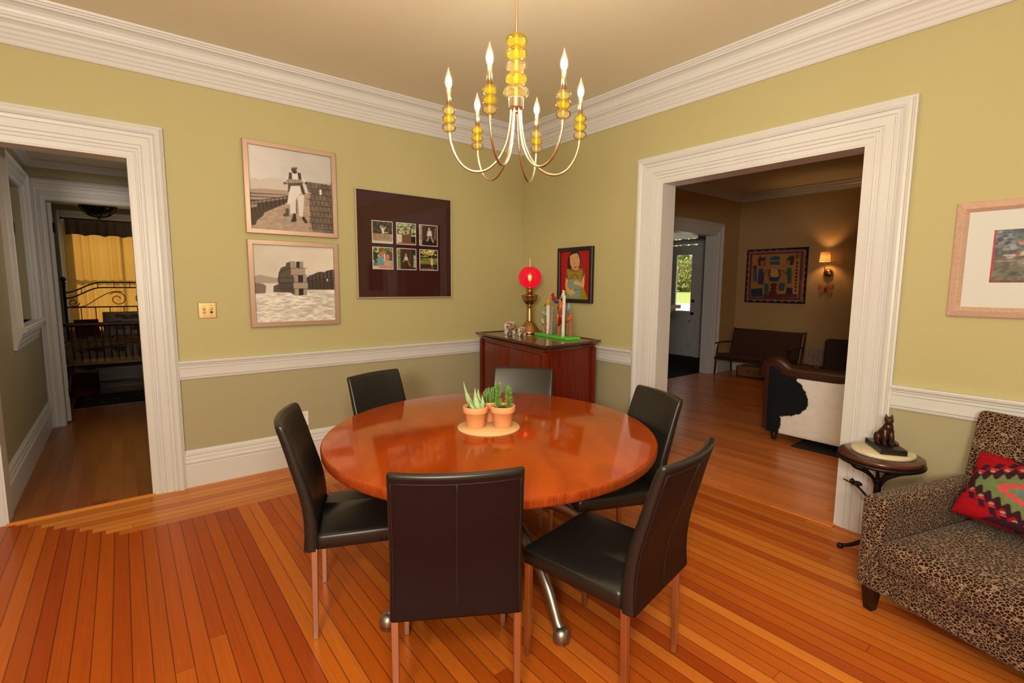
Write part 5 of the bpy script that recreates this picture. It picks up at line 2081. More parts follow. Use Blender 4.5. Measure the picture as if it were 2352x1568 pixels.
for k in range(7):
    for sx in (-1, 1):
        for sy in (-1, 1):
            u = (k + 0.3) / 7
            px, py = 0.5 + sx * 0.60 * (1 - u), 0.5 + sy * 0.46 * u
            PK.poly([(px - .035, py + sy * .02), (px + .01, py + sy * .02), (px + .04, py + sy * .12), (px - .005, py + sy * .12)], DK)
            PK.poly([(px + .05, py + sy * .07), (px + .10, py + sy * .075), (px + .075, py + sy * .12)], PKc)
            PK.ell(px + .065, py + sy * .04, .02, .02, (140, 120, 84), 6)
stepped(0.5, 0.5, 0.56, 0.40, DK, 7, 0.045)
stepped(0.5, 0.5, 0.43, 0.29, GN, 6, 0.05)
for k in range(5):
    for sx in (-1, 1):
        for sy in (-1, 1):
            u = (k + 0.2) / 5
            px, py = 0.5 + sx * 0.24 * (1 - u), 0.5 + sy * 0.15 * u
            PK.poly([(px - .04, py), (px, py + sy * .075), (px + .04, py)], PKc)
            PK.ell(px, py + sy * .026, .011, .011, GN, 6)
stepped(0.5, 0.5, 0.14, 0.09, BL, 3, 0.03)
PK.poly([(.20, .985), (.30, .90), (.36, .93), (.42, .89), (.55, .95), (.5, .99)], DK).poly([(.34, .965), (.41, .94), (.45, .965)], OR_)
PK.poly([(.20, .015), (.30, .10), (.36, .07), (.42, .11), (.55, .05), (.5, .01)], DK)
PK.noise(0.12, 30, 60, 2)
PKW, PKH = 0.52, 0.335


def pillow_fn(sgn, th):
    def fn(U, V):
        x, y = (U - 0.5) * 2, (V - 0.5) * 2
        pin = 1 - 0.05 * (1 - x * x) * 0 - 0.0
        sx = PKW / 2 * x * (1 - 0.05 * (1 - y * y) * 0) * (1 - 0.06 * (1 - np.abs(y)) * np.abs(x) ** 3)
        sy = PKH / 2 * y * (1 - 0.06 * (1 - np.abs(x)) * np.abs(y) ** 3)
        h_ = th * np.sqrt(np.clip((1 - x ** 4) * (1 - y ** 4), 0, 1)) ** 0.9
        return sx + PKW / 2, 0 * sx - sgn * h_ * 1.0, sy + PKH / 2
    return fn


pd = Vector((0.955, -0.297, 0))
pw = Vector((-0.297, -0.955, 0))
cush = thing('kilim_cushion', 'red kilim cushion with green and pink stepped diamonds leaning on the leopard sofa', 'cushion', (0, 0, 0))
PK.surface('front_cover', pillow_fn(1, 0.062), M['kilim'], cush)
PB = Paint(40, 40, None, (206, 140, 74))
PB.noise(.1, 8, 8, 3)
PB.rect(0, .8, .06, .9, (96, 120, 60)).rect(0, .05, .05, .14, (70, 44, 90))
o = PB.surface('back_cover', pillow_fn(-1, 0.062), M['kilim'], cush)
o.data.flip_normals()
o['label'] = 'orange reverse side of the kilim cushion'
# local x along the sofa, local z up the leaning cushion, local -y out towards the front
zv = Vector((0, 0, 1))
back = (pd * math.cos(0.2) - pw * math.sin(0.2))
along = (pw * math.cos(0.2) + pd * math.sin(0.2))
upv = zv * math.cos(0.66) + back * math.sin(0.66)
ax_x = along * math.cos(0.10) - upv * math.sin(0.10)
lean = upv * math.cos(0.10) + along * math.sin(0.10)
ax_y = lean.cross(ax_x).normalized()
mm = Matrix((ax_x, ax_y, lean)).transposed().to_4x4()
BLp = SO + pd * 0.425 + pw * 0.135 + Vector((0, 0, 0.462))
cush.matrix_world = Matrix.Translation(BLp) @ mm

# ------------------------------------------------------------------ side table with twig legs
STX, STY, STZ = -0.285, -3.452, 0.60
t = thing('side_table', 'small round side table with a dark twig-shaped iron stand beside the sofa arm', 'side table', (STX, STY, 0))
mb = MB()
mb.lathe([(0.0, STZ - 0.026), (0.187, STZ - 0.026), (0.193, STZ - 0.020), (0.195, STZ - 0.012), (0.193, STZ - 0.004), (0.187, STZ), (0.0, STZ)], seg=56)
mb.build('tabletop', wood_mat('cherry_brown', (0.055, 0.014, 0.008), (0.09, 0.026, 0.013), axis=0, scale=4, stretch=6, rough=0.3, coat=0.3), t)
mb = MB()
mb.tube([(0.189 * math.cos(R(a)), 0.189 * math.sin(R(a)), STZ - 0.036) for a in range(0, 361, 10)], 0.011, 10, caps=False)
mb.build('rim', M['iron'], t)
mb = MB()
mb.tube(spline([(0.0, 0, 0.05), (0.006, 0.004, 0.2), (-0.004, 0.0, 0.36), (0.0, 0.0, 0.46)], 6), 0.017, 12)
st = mb.build('stem', M['iron'], t)
for k, deg in enumerate((20, 85, 150, 215, 275, 330)):
    a = R(deg)
    ca, sa = math.cos(a), math.sin(a)
    mb = MB()
    mb.tube(spline([(0, 0, 0.40), (0.03 * ca, 0.03 * sa, 0.46), (0.09 * ca, 0.09 * sa, 0.505), (0.15 * ca, 0.15 * sa, 0.53), (0.19 * ca, 0.19 * sa, 0.562)], 5), [0.011 - 0.0003 * i for i in range(21)], 8)
    mb.tube([(0.09 * ca, 0.09 * sa, 0.505), (0.12 * math.cos(a + .35), 0.12 * math.sin(a + .35), 0.555)], [0.006, 0.003], 6)
    mb.build('branch', M['iron'], t)
for deg in (96, 216, 336):
    a = R(deg)
    ca, sa = math.cos(a), math.sin(a)
    mb = MB()
    mb.tube(spline([(0, 0, 0.13), (0.05 * ca, 0.05 * sa, 0.075), (0.10 * ca, 0.10 * sa, 0.035), (0.145 * ca, 0.145 * sa, 0.015)], 5), [0.014 - 0.0003 * i for i in range(16)], 10)
    mb.lathe([(0.0, 0.0), (0.014, 0.0), (0.017, 0.004), (0.016, 0.018), (0.010, 0.026), (0.0, 0.028)], c=(0.148 * ca, 0.148 * sa, 0), seg=14)
    mb.build('foot', M['iron'], t)
# iron frog perched on a twig of the stand
fdir = Vector((-0.15, 0.155, 0)).normalized()
fb = Vector((0.02, 0.1, 0.375))
mb = MB()
mb.tube(spline([(0, 0, 0.30), (0.0, 0.05, 0.345), tuple(fb), (0.0, 0.165, 0.405)], 5), [0.008 - 0.0003 * i for i in range(16)], 8)
tw = mb.build('twig', M['iron'], t)
mb = MB()
mb.ball(fb + Vector((0.0, 0.0, 0.018)), 0.014, 0.024, 0.013, 14, 10)
mb.ball(fb + Vector((0.0, 0.026, 0.026)), 0.012, 0.013, 0.011, 12, 8)
for sx in (-1, 1):
    mb.ball(fb + Vector((sx * 0.007, 0.028, 0.036)), 0.004, 0.004, 0.004, 8, 6)
    mb.tube([fb + Vector((sx * 0.010, -0.012, 0.018)), fb + Vector((sx * 0.026, 0.004, 0.022)), fb + Vector((sx * 0.018, -0.018, 0.004))], 0.004, 6)
    mb.tube([fb + Vector((sx * 0.010, 0.014, 0.016)), fb + Vector((sx * 0.018, 0.022, 0.004))], 0.003, 6)
mb.build('iron_frog', M['iron'], tw)

# stone disc and bronze cat
mb = MB()
mb.lathe([(0.0, 0.0), (0.142, 0.0), (0.146, 0.004), (0.146, 0.014), (0.140, 0.019), (0.0, 0.020)], seg=48)
m_st = mat('cream_stone', A(206, 176, 128), 0.6, vary=0.10, vscale=18)
o = mb.build('stone_disc', m_st, loc=(STX + 0.026, STY - 0.002, STZ))
tag(o, 'round cream stone slab lying on the twig side table', 'slab')
cp = Vector((-0.25, -3.462, STZ + 0.0204))
bd_ = Vector((-0.36 + 0.185, -3.483 + 3.362))
t = thing('cat_statue', 'dark bronze statue of a seated cat on a black stone base', 'statue', cp, math.atan2(bd_.y, bd_.x))
mb = MB()
mb.box(-0.108, -0.060, 0.0, 0.108, 0.060, 0.030)
mb.build('plinth', M['black'], t, bevel=0.002)
mb = MB()
# local -? cat looks toward local +x end (front) with head turned to the right
S = 1.0
body_pts = [(-0.052, 0, 0.052, 0.036, 0.040, 0.030), (-0.036, 0, 0.066, 0.036, 0.040, 0.038), (-0.016, 0, 0.085, 0.033, 0.034, 0.040), (0.002, 0, 0.108, 0.028, 0.029, 0.034), (0.012, 0, 0.128, 0.023, 0.024, 0.026), (0.016, 0, 0.148, 0.017, 0.018, 0.020)]
for x, y, z, a, b_, c in body_pts:
    mb.ball((x, y, z), a, b_, c, 16, 10)
mb.ball((0.022, -0.003, 0.168), 0.023, 0.021, 0.020, 18, 12)
mb.ball((0.040, -0.010, 0.162), 0.011, 0.010, 0.008, 12, 8)
for sy in (-1, 1):
    mb.lathe([(0.0095, 0.0), (0.006, 0.012), (0.001, 0.026)], c=(0.018, sy * 0.013 - 0.003, 0.178), seg=10)
    mb.tube(spline([(0.012, sy * 0.014, 0.115), (0.022, sy * 0.015, 0.075), (0.020, sy * 0.015, 0.045), (0.024, sy * 0.015, 0.034)], 4), [0.014 - 0.0004 * i for i in range(13)], 10)
    mb.ball((0.032, sy * 0.015, 0.036), 0.014, 0.009, 0.007, 12, 8)
    mb.ball((-0.030, sy * 0.034, 0.058), 0.030, 0.013, 0.030, 14, 10)
    mb.ball((-0.004, sy * 0.036, 0.037), 0.022, 0.009, 0.008, 12, 8)
mb.tube(spline([(-0.075, 0.0, 0.044), (-0.085, 0.03, 0.037), (-0.06, 0.052, 0.036), (-0.015, 0.054, 0.036), (0.015, 0.048, 0.036)], 5), 0.008, 10)
o = mb.build('cat', M['bronze'], t)
rm = o.modifiers.new('fuse', 'REMESH')
rm.mode = 'VOXEL'
rm.voxel_size = 0.0028
rm.use_smooth_shade = True
sm = o.modifiers.new('smooth', 'SMOOTH')
sm.iterations = 3
sm.factor = 0.4

# ================================================================== HALL AND BEDROOM THINGS
t = thing('wall_telephone', 'dark telephone with hanging cord loop inside the white hall niche', 'telephone', (-4.255, NY1 - 0.001, 2.02))
mb = MB()
mb.box(-0.035, -0.05, 0.09, 0.035, 0.0, 0.24)
mb.build('housing', M['black'], t, bevel=0.008)
mb = MB()
mb.tube(spline([(-0.01, -0.065, 0.10), (-0.01, -0.075, 0.16), (-0.01, -0.065, 0.22)], 5), 0.013, 8)
mb.build('handset', M['black'], t)
mb = MB()
mb.tube(spline([(0.02, -0.03, 0.10), (0.045, -0.03, 0.0), (0.035, -0.03, -0.12), (0.0, -0.03, -0.18), (-0.03, -0.03, -0.10), (-0.02, -0.05, 0.08)], 6), 0.0045, 6)
mb.build('cord', M['black'], t)

m, nt, b = node_mat('yellow_curtain')
out = nt.nodes['Material Output']
df = nt.nodes.new('ShaderNodeBsdfDiffuse')
df.inputs['Color'].default_value = (0.66, 0.48, 0.20, 1)
tl = nt.nodes.new('ShaderNodeBsdfTranslucent')
tl.inputs['Color'].default_value = (0.85, 0.62, 0.26, 1)
mx = nt.nodes.new('ShaderNodeMixShader')
mx.inputs[0].default_value = 0.5
nt.links.new(df.outputs[0], mx.inputs[1])
nt.links.new(tl.outputs[0], mx.inputs[2])
nt.links.new(mx.outputs[0], out.inputs['Surface'])
M['curtain'] = m


def drape(x0, x1, z0, z1, y, amp, waves, n, seed, scallop=0.0, th=0.004):
    r_ = random.Random(seed)
    ph = [r_.uniform(0, 6.28) for _ in range(3)]
    mb = MB()
    top, bot = [], []
    for k in range(n + 1):
        u = k / n
        x = x0 + (x1 - x0) * u
        dy = amp * math.sin(u * waves * 2 * PI + ph[0]) + amp * 0.4 * math.sin(u * waves * 1.3 * 2 * PI + ph[1])
        zb = z0 + scallop * abs(math.sin(u * waves * PI * 0.5))
        top.append((x, y + dy * 0.6, z1))
        bot.append((x, y + dy, zb))
    rows = [top]
    for f in (0.25, 0.5, 0.75):
        rows.append([tuple(a + (b_ - a) * f for a, b_ in zip(p, q)) for p, q in zip(top, bot)])
    rows.append(bot)
    vs = [p for r2 in rows for p in r2]
    fs = []
    for i in range(len(rows) - 1):
        for k in range(n):
            a = i * (n + 1) + k
            fs.append((a, a + 1, a + n + 2, a + n + 1))
    mb.add(vs, fs, 0, True)
    return mb


o = drape(-4.15, -2.70, 0.06, 2.44, BY - 0.13, 0.022, 13, 150, 3).build('curtain', M['curtain'], fix=False)
o.modifiers.new('cloth', 'SOLIDIFY').thickness = 0.002
tag(o, 'yellow curtain glowing with daylight behind the iron bed', 'curtain')
o = drape(-4.12, -2.69, 2.25, 2.505, BY - 0.19, 0.012, 12, 150, 8, scallop=0.025).build('valance', mat('brown_valance', (0.20, 0.14, 0.10), 0.9), fix=False)
o.modifiers.new('cloth', 'SOLIDIFY').thickness = 0.003
tag(o, 'brown scalloped valance above the yellow curtain', 'valance')
t = thing('curtain_rod', 'thin dark curtain rod above the brown valance', 'curtain rod', (-3.42, BY - 0.16, 2.515))
mb = MB()
mb.tube([(-0.72, 0, 0), (0.72, 0, 0)], 0.009, 10)
mb.build('rod', M['iron'], t)
for sx in (-1, 1):
    mb = MB()
    mb.ball((sx * 0.735, 0, 0), 0.02, 0.016, 0.016, 12, 8)
    mb.build('finial', M['iron'], t)
    mb = MB()
    mb.tube([(sx * 0.70, 0, 0), (sx * 0.70, 0.15, 0)], 0.006, 8)
    mb.build('bracket', M['iron'], t)

# iron bed
BX0, BX1, BYH = -4.19, -2.55, 6.22
t = thing('iron_bed', 'bed with scrolled black iron headboard against the yellow curtain', 'bed', ((BX0 + BX1) / 2, BYH, 0))
HW = (BX1 - BX0) / 2
for sx in (-1, 1):
    mb = MB()
    mb.tube([(sx * HW, 0, 0), (sx * HW, 0, 1.44)], 0.018, 12)
    mb.lathe([(0.0, 1.43), (0.026, 1.44), (0.026, 1.455), (0.016, 1.465), (0.028, 1.49), (0.020, 1.51), (0.014, 1.52), (0.034, 1.545), (0.036, 1.565), (0.024, 1.588), (0.0, 1.595)], c=(sx * HW, 0, 0), seg=16)
    mb.build('post', M['iron'], t)


def arch(z_end, z_mid):
    pts = []
    for k in range(25):
        u = -1 + 2 * k / 24
        s = max(0, min(1, (1 - abs(u)) / 0.55))
        s = s * s * (3 - 2 * s)
        pts.append((u * HW, 0, z_end + (z_mid - z_end) * s))
    return pts


for za, zb in ((1.345, 1.515), (1.255, 1.43)):
    mb = MB()
    mb.tube(arch(za, zb), 0.011, 8)
    mb.build('arched_rail', M['iron'], t)
mb = MB()
mb.tube([(-HW, 0, 1.115), (HW, 0, 1.115)], 0.011, 8)
mb.build('cross_rail', M['iron'], t)
mb = MB()
mb.tube([(-HW, 0, 0.36), (HW, 0, 0.36)], 0.014, 8)
mb.build('lower_rail', M['iron'], t)


def spiral(cx, cz, r0, turns, a0, sgn):
    return [(cx + sgn * r0 * (1 - 0.75 * k / 40) * math.cos(a0 + turns * 2 * PI * k / 40), 0, cz + r0 * (1 - 0.75 * k / 40) * math.sin(a0 + turns * 2 * PI * k / 40)) for k in range(41)]


for sx in (-1, 1):
    for cx, cz, r_, tn, a0 in ((0.17, 1.24, 0.125, 1.4, PI * 0.2), (0.72, 1.19, 0.072, 1.3, PI * 1.0)):
        mb = MB()
        mb.tube(spiral(sx * cx, cz, r_, tn, a0, sx), 0.006, 6)
        mb.build('scroll', M['iron'], t)
    mb = MB()
    mb.tube(spline([(sx * 0.70, 0, 1.12), (sx * 0.58, 0, 1.14), (sx * 0.40, 0, 1.27), (sx * 0.25, 0, 1.355), (sx * 0.10, 0, 1.36)], 6), 0.006, 6)
    mb.build('scroll', M['iron'], t)
for k in range(9):
    x = -HW + 0.18 * (k + 1) - 0.0
    if x > HW - 0.05:
        break
    mb = MB()
    mb.tube([(x, 0, 0.36), (x, 0, 1.115)], 0.006, 6)
    mb.build('spindle', M['iron'], t)
for k in range(7):
    u = -0.75 + 1.5 * k / 6
    s = max(0, min(1, (1 - abs(u)) / 0.55))
    s = s * s * (3 - 2 * s)
    mb = MB()
    mb.tube([(u * HW, 0, 1.255 + 0.175 * s), (u * HW, 0, 1.345 + 0.17 * s)], 0.005, 6)
    mb.build('stay', M['iron'], t)
mb = MB()
mb.box(-HW + 0.03, -1.42, 0.32, HW - 0.03, -0.03, 0.58)
mb.build('mattress', mat('ticking', (0.30, 0.25, 0.20), 0.9), t, bevel=0.04, bseg=3)
QU = Paint(90, 110, None, (120, 96, 74))
QU.blots(60, .06, .04, [(70, 44, 34), (96, 70, 54)], (0, 0, 1, 1), 4)
QU.blots(60, .03, .02, [(150, 122, 94), (86, 30, 26)], (0, 0, 1, 1), 5)
M['quilt'] = paint_mat('quilt_cloth', 0.95, spec=0.1)


def quilt_fn(U, V):
    w = HW + 0.03
    s = (U - 0.5) * 2 * (w + 0.36)
    e = np.clip(np.abs(s) - w, 0, None)
    x = np.sign(s) * np.minimum(np.abs(s), w) + np.sign(s) * 0.02 * np.minimum(1, e * 10)
    q = V * 1.78
    f = np.clip(q - 1.42, 0, None)
    y = -0.10 - np.minimum(q, 1.42) - 0.02 * np.minimum(1, f * 10)
    z = 0.605 + 0.012 * np.sin(U * 21) * np.sin(V * 17) - np.maximum(e, f) * 0.95
    return x, y, z


QU.surface('quilt', quilt_fn, M['quilt'], t)
for j, (mtl, cx, w, zc_, rot_, lb_, yy) in enumerate((('cream_pillow', -3.42, 0.66, 0.845, 0.0, 'cream patterned pillow propped against the iron headboard', 6.06),
                                                 ('red_pillow', -3.945, 0.30, 0.80, 0.2, 'small dark red pillow left of the cream pillow on the bed', 5.98))):
    pp = Paint(50, 40, None, (150, 128, 104) if j == 0 else (84, 22, 22))
    if j == 0:
        pp.blots(20, .08, .08, [(112, 92, 74), (96, 74, 58)], (.15, .2, .85, .8), 3)
    h2 = 0.40 if j == 0 else 0.27

    def pf(sgn, w=w, h2=h2):
        def fn(U, V):
            x, y = (U - 0.5) * 2, (V - 0.5) * 2
            tk = 0.07 * np.sqrt(np.clip((1 - x ** 4) * (1 - y ** 4), 0, 1))
            return x * w / 2, -sgn * tk, y * h2 / 2
        return fn
    p_ = thing('pillow', lb_, 'pillow', (cx, yy, zc_ - 0.0), rot_)
    p_.rotation_euler = (R(-16), 0, rot_)
    pp.surface('pillow_front', pf(1), M['quilt'], p_)
    pp.surface('pillow_back', pf(-1), M['quilt'], p_).data.flip_normals()

# spindle-back bench at the foot of the bed
t = thing('spindle_bench', 'dark wooden spindle-back bench at the foot of the bed', 'bench', (-3.30, 4.10, 0.014))
BWd = 0.80
mb = MB()
mb.box(-BWd, -0.25, 0.455, BWd, 0.17, 0.492)
mb.build('seat', M['walnut'], t, bevel=0.008)
mb = MB()
mb.tube(spline([(-BWd + 0.015, 0.23, 0.955), (-BWd + 0.1, 0.235, 0.94), (0, 0.25, 0.935), (BWd - 0.1, 0.235, 0.94), (BWd - 0.015, 0.23, 0.955)], 8), 0.030, 10, flat=(0.5, 1.0))
mb.build('top_rail', M['walnut'], t)
NS = 20
for k in range(NS):
    x = -BWd + 0.07 + (2 * BWd - 0.14) * k / (NS - 1)
    mb = MB()
    mb.tube([(x * 0.98, 0.14, 0.485), (x, 0.195, 0.72), (x, 0.235, 0.93)], [0.009, 0.011, 0.008], 8)
    mb.build('spindle', M['walnut'], t)
for sx in (-1, 1):
    mb = MB()
    mb.tube(spline([(sx * (BWd - 0.03), 0.15, 0.70), (sx * (BWd + 0.01), -0.02, 0.70), (sx * (BWd + 0.0), -0.20, 0.69)], 5), 0.020, 8, flat=(1.2, 0.6))
    mb.tube([(sx * (BWd - 0.03), -0.17, 0.49), (sx * BWd, -0.18, 0.69)], 0.014, 8)
    mb.build('armrest', M['walnut'], t)
    for y0, y1 in ((-0.20, -0.26), (0.12, 0.20)):
        mb = MB()
        mb.tube([(sx * (BWd - 0.06), y0, 0.46), (sx * (BWd - 0.02), y1, 0.0)], [0.024, 0.016], 10)
        mb.build('leg', M['walnut'], t)
mb = MB()
mb.tube([(-BWd + 0.05, -0.03, 0.20), (BWd - 0.05, -0.03, 0.20)], 0.012, 8)
mb.build('stretcher', M['walnut'], t)
t = thing('blanket_chest', 'low dark blanket chest with pale edges behind the spindle bench', 'chest', (-3.10, 4.515, 0))
mb = MB()
mb.box(-0.70, -0.14, 0.0, 0.70, 0.14, 0.33)
mb.build('body', M['darkwood'], t, bevel=0.004)
mb = MB()
mb.box(-0.72, -0.155, 0.33, 0.72, 0.155, 0.36)
mb.build('lid', M['walnut'], t, bevel=0.004)
for z in (0.09, 0.20):
    mb = MB()
    mb.box(-0.66, -0.146, z, 0.66, -0.139, z + 0.010)
    mb.build('moulding', mat('worn_edge', (0.16, 0.12, 0.09), 0.5), t)

RG = Paint(140, 110, None, (52, 46, 40))
RG.rect(0, 0, 1, .06, (36, 26, 22)).rect(0, 0, .04, 1, (36, 26, 22))
RG.blots(120, .022, .026, [(74, 66, 54), (86, 40, 32), (44, 54, 44), (96, 84, 66)], (.05, .08, 1, 1), 2)
RG.noise(.2, 30, 30, 3)
M['rug'] = paint_mat('wool_rug', 1.0, spec=0.0)
rg = thing('bedroom_rug', 'dark floral rug on the bedroom floor under the bench', 'rug', (-3.05, 4.10, 0.0))
RG.surface('pile', lambda U, V: (-0.98 + 1.96 * U, -0.60 + 0.83 * V, 0.010 + 0 * U), M['rug'], rg)
mb = MB()
mb.box(-0.98, -0.60, 0.0, 0.98, 0.23, 0.0095)
mb.build('backing', M['darkwood'], rg)

t = thing('ceiling_light', 'dark scrolled-iron bowl light under the bedroom ceiling', 'ceiling light', (-3.675, 5.40, 2.44))
mb = MB()
prof = [(0.03, 0.025), (0.10, 0.045), (0.16, 0.085), (0.20, 0.14), (0.215, 0.19)]
mb.lathe([(0.0, 0.03)] + [(r_ - 0.012, z + 0.008) for r_, z in prof[1:]] + [(0.0, 0.20)], seg=28)
mb.build('bowl', mat('smoked_glass', (0.05, 0.035, 0.025), 0.25), t)
for k in range(10):
    a = 2 * PI * k / 10
    mb = MB()
    mb.tube(spline([(r_ * math.cos(a), r_ * math.sin(a), z) for r_, z in prof], 4), 0.006, 6)
    mb.build('rib', M['iron'], t)
mb = MB()
mb.tube([(0.216 * math.cos(R(a)), 0.216 * math.sin(R(a)), 0.19) for a in range(0, 361, 12)], 0.010, 8, caps=False)
mb.build('rim', M['iron'], t)
mb = MB()
mb.lathe([(0.0, 0.0), (0.012, 0.006), (0.018, 0.018), (0.008, 0.03), (0.0, 0.035)], seg=12)
mb.build('finial', M['iron'], t)
mb = MB()
mb.lathe([(0.0, 0.20), (0.03, 0.20), (0.03, 0.27), (0.08, 0.285), (0.08, 0.30), (0.0, 0.30)], seg=20)
mb.build('stem', M['iron'], t)

# ================================================================== LIVING ROOM THINGS
# mantel on its chimney breast
t = thing('fireplace_mantel', 'white fireplace mantel with stepped shelf beside the front entry', 'mantel', (2.0, LYW, 0))
mb = MB()
mb.box(-0.80, -0.20, 0.0, -0.50, 0.0, 1.08)
mb.box(0.38, -0.20, 0.0, 0.66, 0.0, 1.08)
mb.box(-0.50, -0.20, 0.85, 0.38, 0.0, 1.08)
mb.build('surround', M['trim'], t, bevel=0.004)
mb = MB()
for z0, z1, d, e in ((1.08, 1.105, 0.24, 0.69), (1.105, 1.13, 0.28, 0.72), (1.13, 1.165, 0.33, 0.76), (1.165, 1.19, 0.37, 0.80), (1.19, 1.24, 0.42, 0.85)):
    mb.box(-e - 0.1, -d, z0, e, 0.0, z1)
mb.build('shelf', M['trim'], t, bevel=0.004)
mb = MB()
mb.box(-0.50, -0.02, 0.0, 0.38, -0.005, 0.85)
mb.build('firebox', M['black'], t)

# settee against the far wall
t = thing('settee', 'low brown settee with slender wooden arms under the folk-art picture', 'settee', (4.88, -0.385, 0), R(-90))
# local: x along the wall (towards the room's south = +x), -y towards the dining room
SWd = 0.59
mb = MB()
mb.loops([[(x, -0.36, 0.305), (x, 0.16, 0.262), (x, 0.16, 0.33), (x, -0.345, 0.372)] for x in (-SWd + 0.03, SWd - 0.03)], smooth=False)
M['settee'] = mat('rust_brown_cloth', (0.065, 0.022, 0.014), 0.9, bump=0.2, bscale=300)
mb.build('seat_cushion', M['settee'], t, bevel=0.015)
mb = MB()
mb.loops([[(x, 0.10, 0.32), (x, 0.17, 0.31), (x, 0.295, 0.745), (x, 0.235, 0.76)] for x in (-SWd + 0.03, SWd - 0.03)], smooth=False)
mb.build('back_cushion', M['settee'], t, bevel=0.015)
mb = MB()
mb.box(-SWd, -0.37, 0.262, SWd, -0.33, 0.305)
mb.build('seat_rail', M['walnut'], t, bevel=0.006)
for sx in (-1, 1):
    x = sx * SWd
    mb = MB()
    mb.tube([(x, -0.33, 0.0), (x, -0.30, 0.28), (x, -0.26, 0.53)], [0.013, 0.02, 0.013], 8)
    mb.build('leg', M['walnut'], t)
    mb = MB()
    mb.tube([(x, 0.24, 0.0), (x, 0.19, 0.3), (x, 0.31, 0.775)], [0.013, 0.02, 0.014], 8)
    mb.build('leg', M['walnut'], t)
    mb = MB()
    mb.tube(spline([(x, -0.34, 0.535), (x, -0.1, 0.545), (x, 0.24, 0.53)], 6), 0.024, 8, flat=(1.0, 0.5))
    mb.build('armrest', M['walnut'], t)
mb = MB()
mb.tube([(-SWd, 0.30, 0.755), (SWd, 0.30, 0.755)], 0.012, 8)
mb.build('back_rail', M['walnut'], t)

# wicker basket
m, nt, b = node_mat('wicker')
tc = nt.nodes.new('ShaderNodeTexCoord')
wv = nt.nodes.new('ShaderNodeTexWave')
wv.bands_direction = 'Z'
wv.inputs['Scale'].default_value = 22
wv.inputs['Distortion'].default_value = 2.5
nt.links.new(tc.outputs['Object'], wv.inputs['Vector'])
rp = nt.nodes.new('ShaderNodeValToRGB')
rp.color_ramp.elements[0].color = (0.10, 0.036, 0.012, 1)
rp.color_ramp.elements[1].color = (0.36, 0.15, 0.05, 1)
nt.links.new(wv.outputs['Fac'], rp.inputs['Fac'])
nt.links.new(rp.outputs['Color'], b.inputs['Base Color'])
bp = nt.nodes.new('ShaderNodeBump')
bp.inputs['Strength'].default_value = 0.6
bp.inputs['Distance'].default_value = 0.004
nt.links.new(wv.outputs['Fac'], bp.inputs['Height'])
nt.links.new(bp.outputs['Normal'], b.inputs['Normal'])
b.inputs['Roughness'].default_value = 0.7
M['wicker'] = m
t = thing('wicker_basket', 'wicker basket with a small metal label plate under the settee', 'basket', (4.78, -0.36, 0))
mb = MB()
for x0, y0, x1, y1, z0, z1 in ((-0.14, -0.22, -0.125, 0.22, 0, 0.17), (0.125, -0.22, 0.14, 0.22, 0, 0.17), (-0.14, -0.22, 0.14, -0.205, 0, 0.17), (-0.14, 0.205, 0.14, 0.22, 0, 0.17), (-0.14, -0.22, 0.14, 0.22, 0, 0.012)):
    mb.box(x0, y0, z0, x1, y1, z1)
mb.build('body', M['wicker'], t)
mb = MB()
mb.tube([(-0.135, -0.215, 0.172), (-0.135, 0.215, 0.172), (0.135, 0.215, 0.172), (0.135, -0.215, 0.172), (-0.135, -0.215, 0.172)], 0.010, 8)
mb.build('rim', M['wicker'], t)
mb = MB()
mb.box(-0.144, -0.01, 0.095, -0.140, 0.05, 0.13)
mb.build('label_plate', M['pewter'], t)
mb = MB()
mb.box(-0.12, -0.20, 0.10, 0.12, 0.20, 0.155)
mb.build('papers', mat('grey_paper', (0.30, 0.29, 0.28), 0.9), t)

# folk-art picture
FA = Paint(170, 150, [(400, 255), (1395, 200), (1335, 1135), (358, 1108)], (30, 22, 22))
dk = [(74, 52, 40)]
FA.rect(375, 230, 1370, 1120, (150, 90, 74))
for k in range(8):
    u = k / 8
    FA.ell(400 + 960 * u + 60, 250 - 50 * u, 42, 22, (28, 20, 20)).ell(385 + 930 * u + 60, 1105 + 25 * u, 42, 22, (28, 20, 20))
    FA.ell(395 - 36 * u, 300 + 820 * u, 18, 44, (28, 20, 20)).ell(1385 - 55 * u, 250 + 860 * u, 18, 44, (28, 20, 20))
FA.poly([(440, 305), (1325, 262), (1278, 1085), (410, 1065)], (96, 54, 40))
FA.poly([(470, 325), (1280, 290), (1235, 1045), (440, 1035)], (178, 112, 52))
FA.noise(.12, 10, 10, 3)
nv, gr_, rd, br_ = (58, 58, 74), (66, 82, 62), (110, 34, 34), (92, 56, 36)
FA.poly([(770, 365), (860, 340), (925, 350), (928, 490), (765, 492)], (58, 84, 84)).line([(768, 425), (928, 420)], 12, (190, 130, 70))
FA.poly([(560, 400), (600, 340), (640, 380), (690, 350), (680, 420), (690, 490), (650, 510), (570, 505)], (70, 50, 40)).ell(640, 460, 40, 44, (160, 96, 64)).poly([(560, 410), (590, 345), (620, 400)], rd)
FA.poly([(1160, 330), (1090, 350), (1030, 400), (1060, 420), (1100, 500), (1150, 490), (1170, 400)], (70, 50, 40)).ell(1065, 450, 40, 44, (164, 100, 66))
FA.poly([(580, 560), (640, 550), (670, 700), (650, 830), (560, 810)], nv).poly([(1050, 540), (1125, 535), (1125, 800), (1060, 810), (1040, 620)], gr_)
FA.poly([(480, 540), (550, 540), (550, 770), (480, 770)], (84, 76, 80)).ell(515, 530, 34, 30, rd, 8)
FA.poly([(790, 560), (900, 560), (910, 690), (780, 690)], (204, 140, 70)).line([(770, 560), (740, 660), (790, 710)], 22, rd).line([(900, 560), (940, 660), (900, 710)], 22, rd)
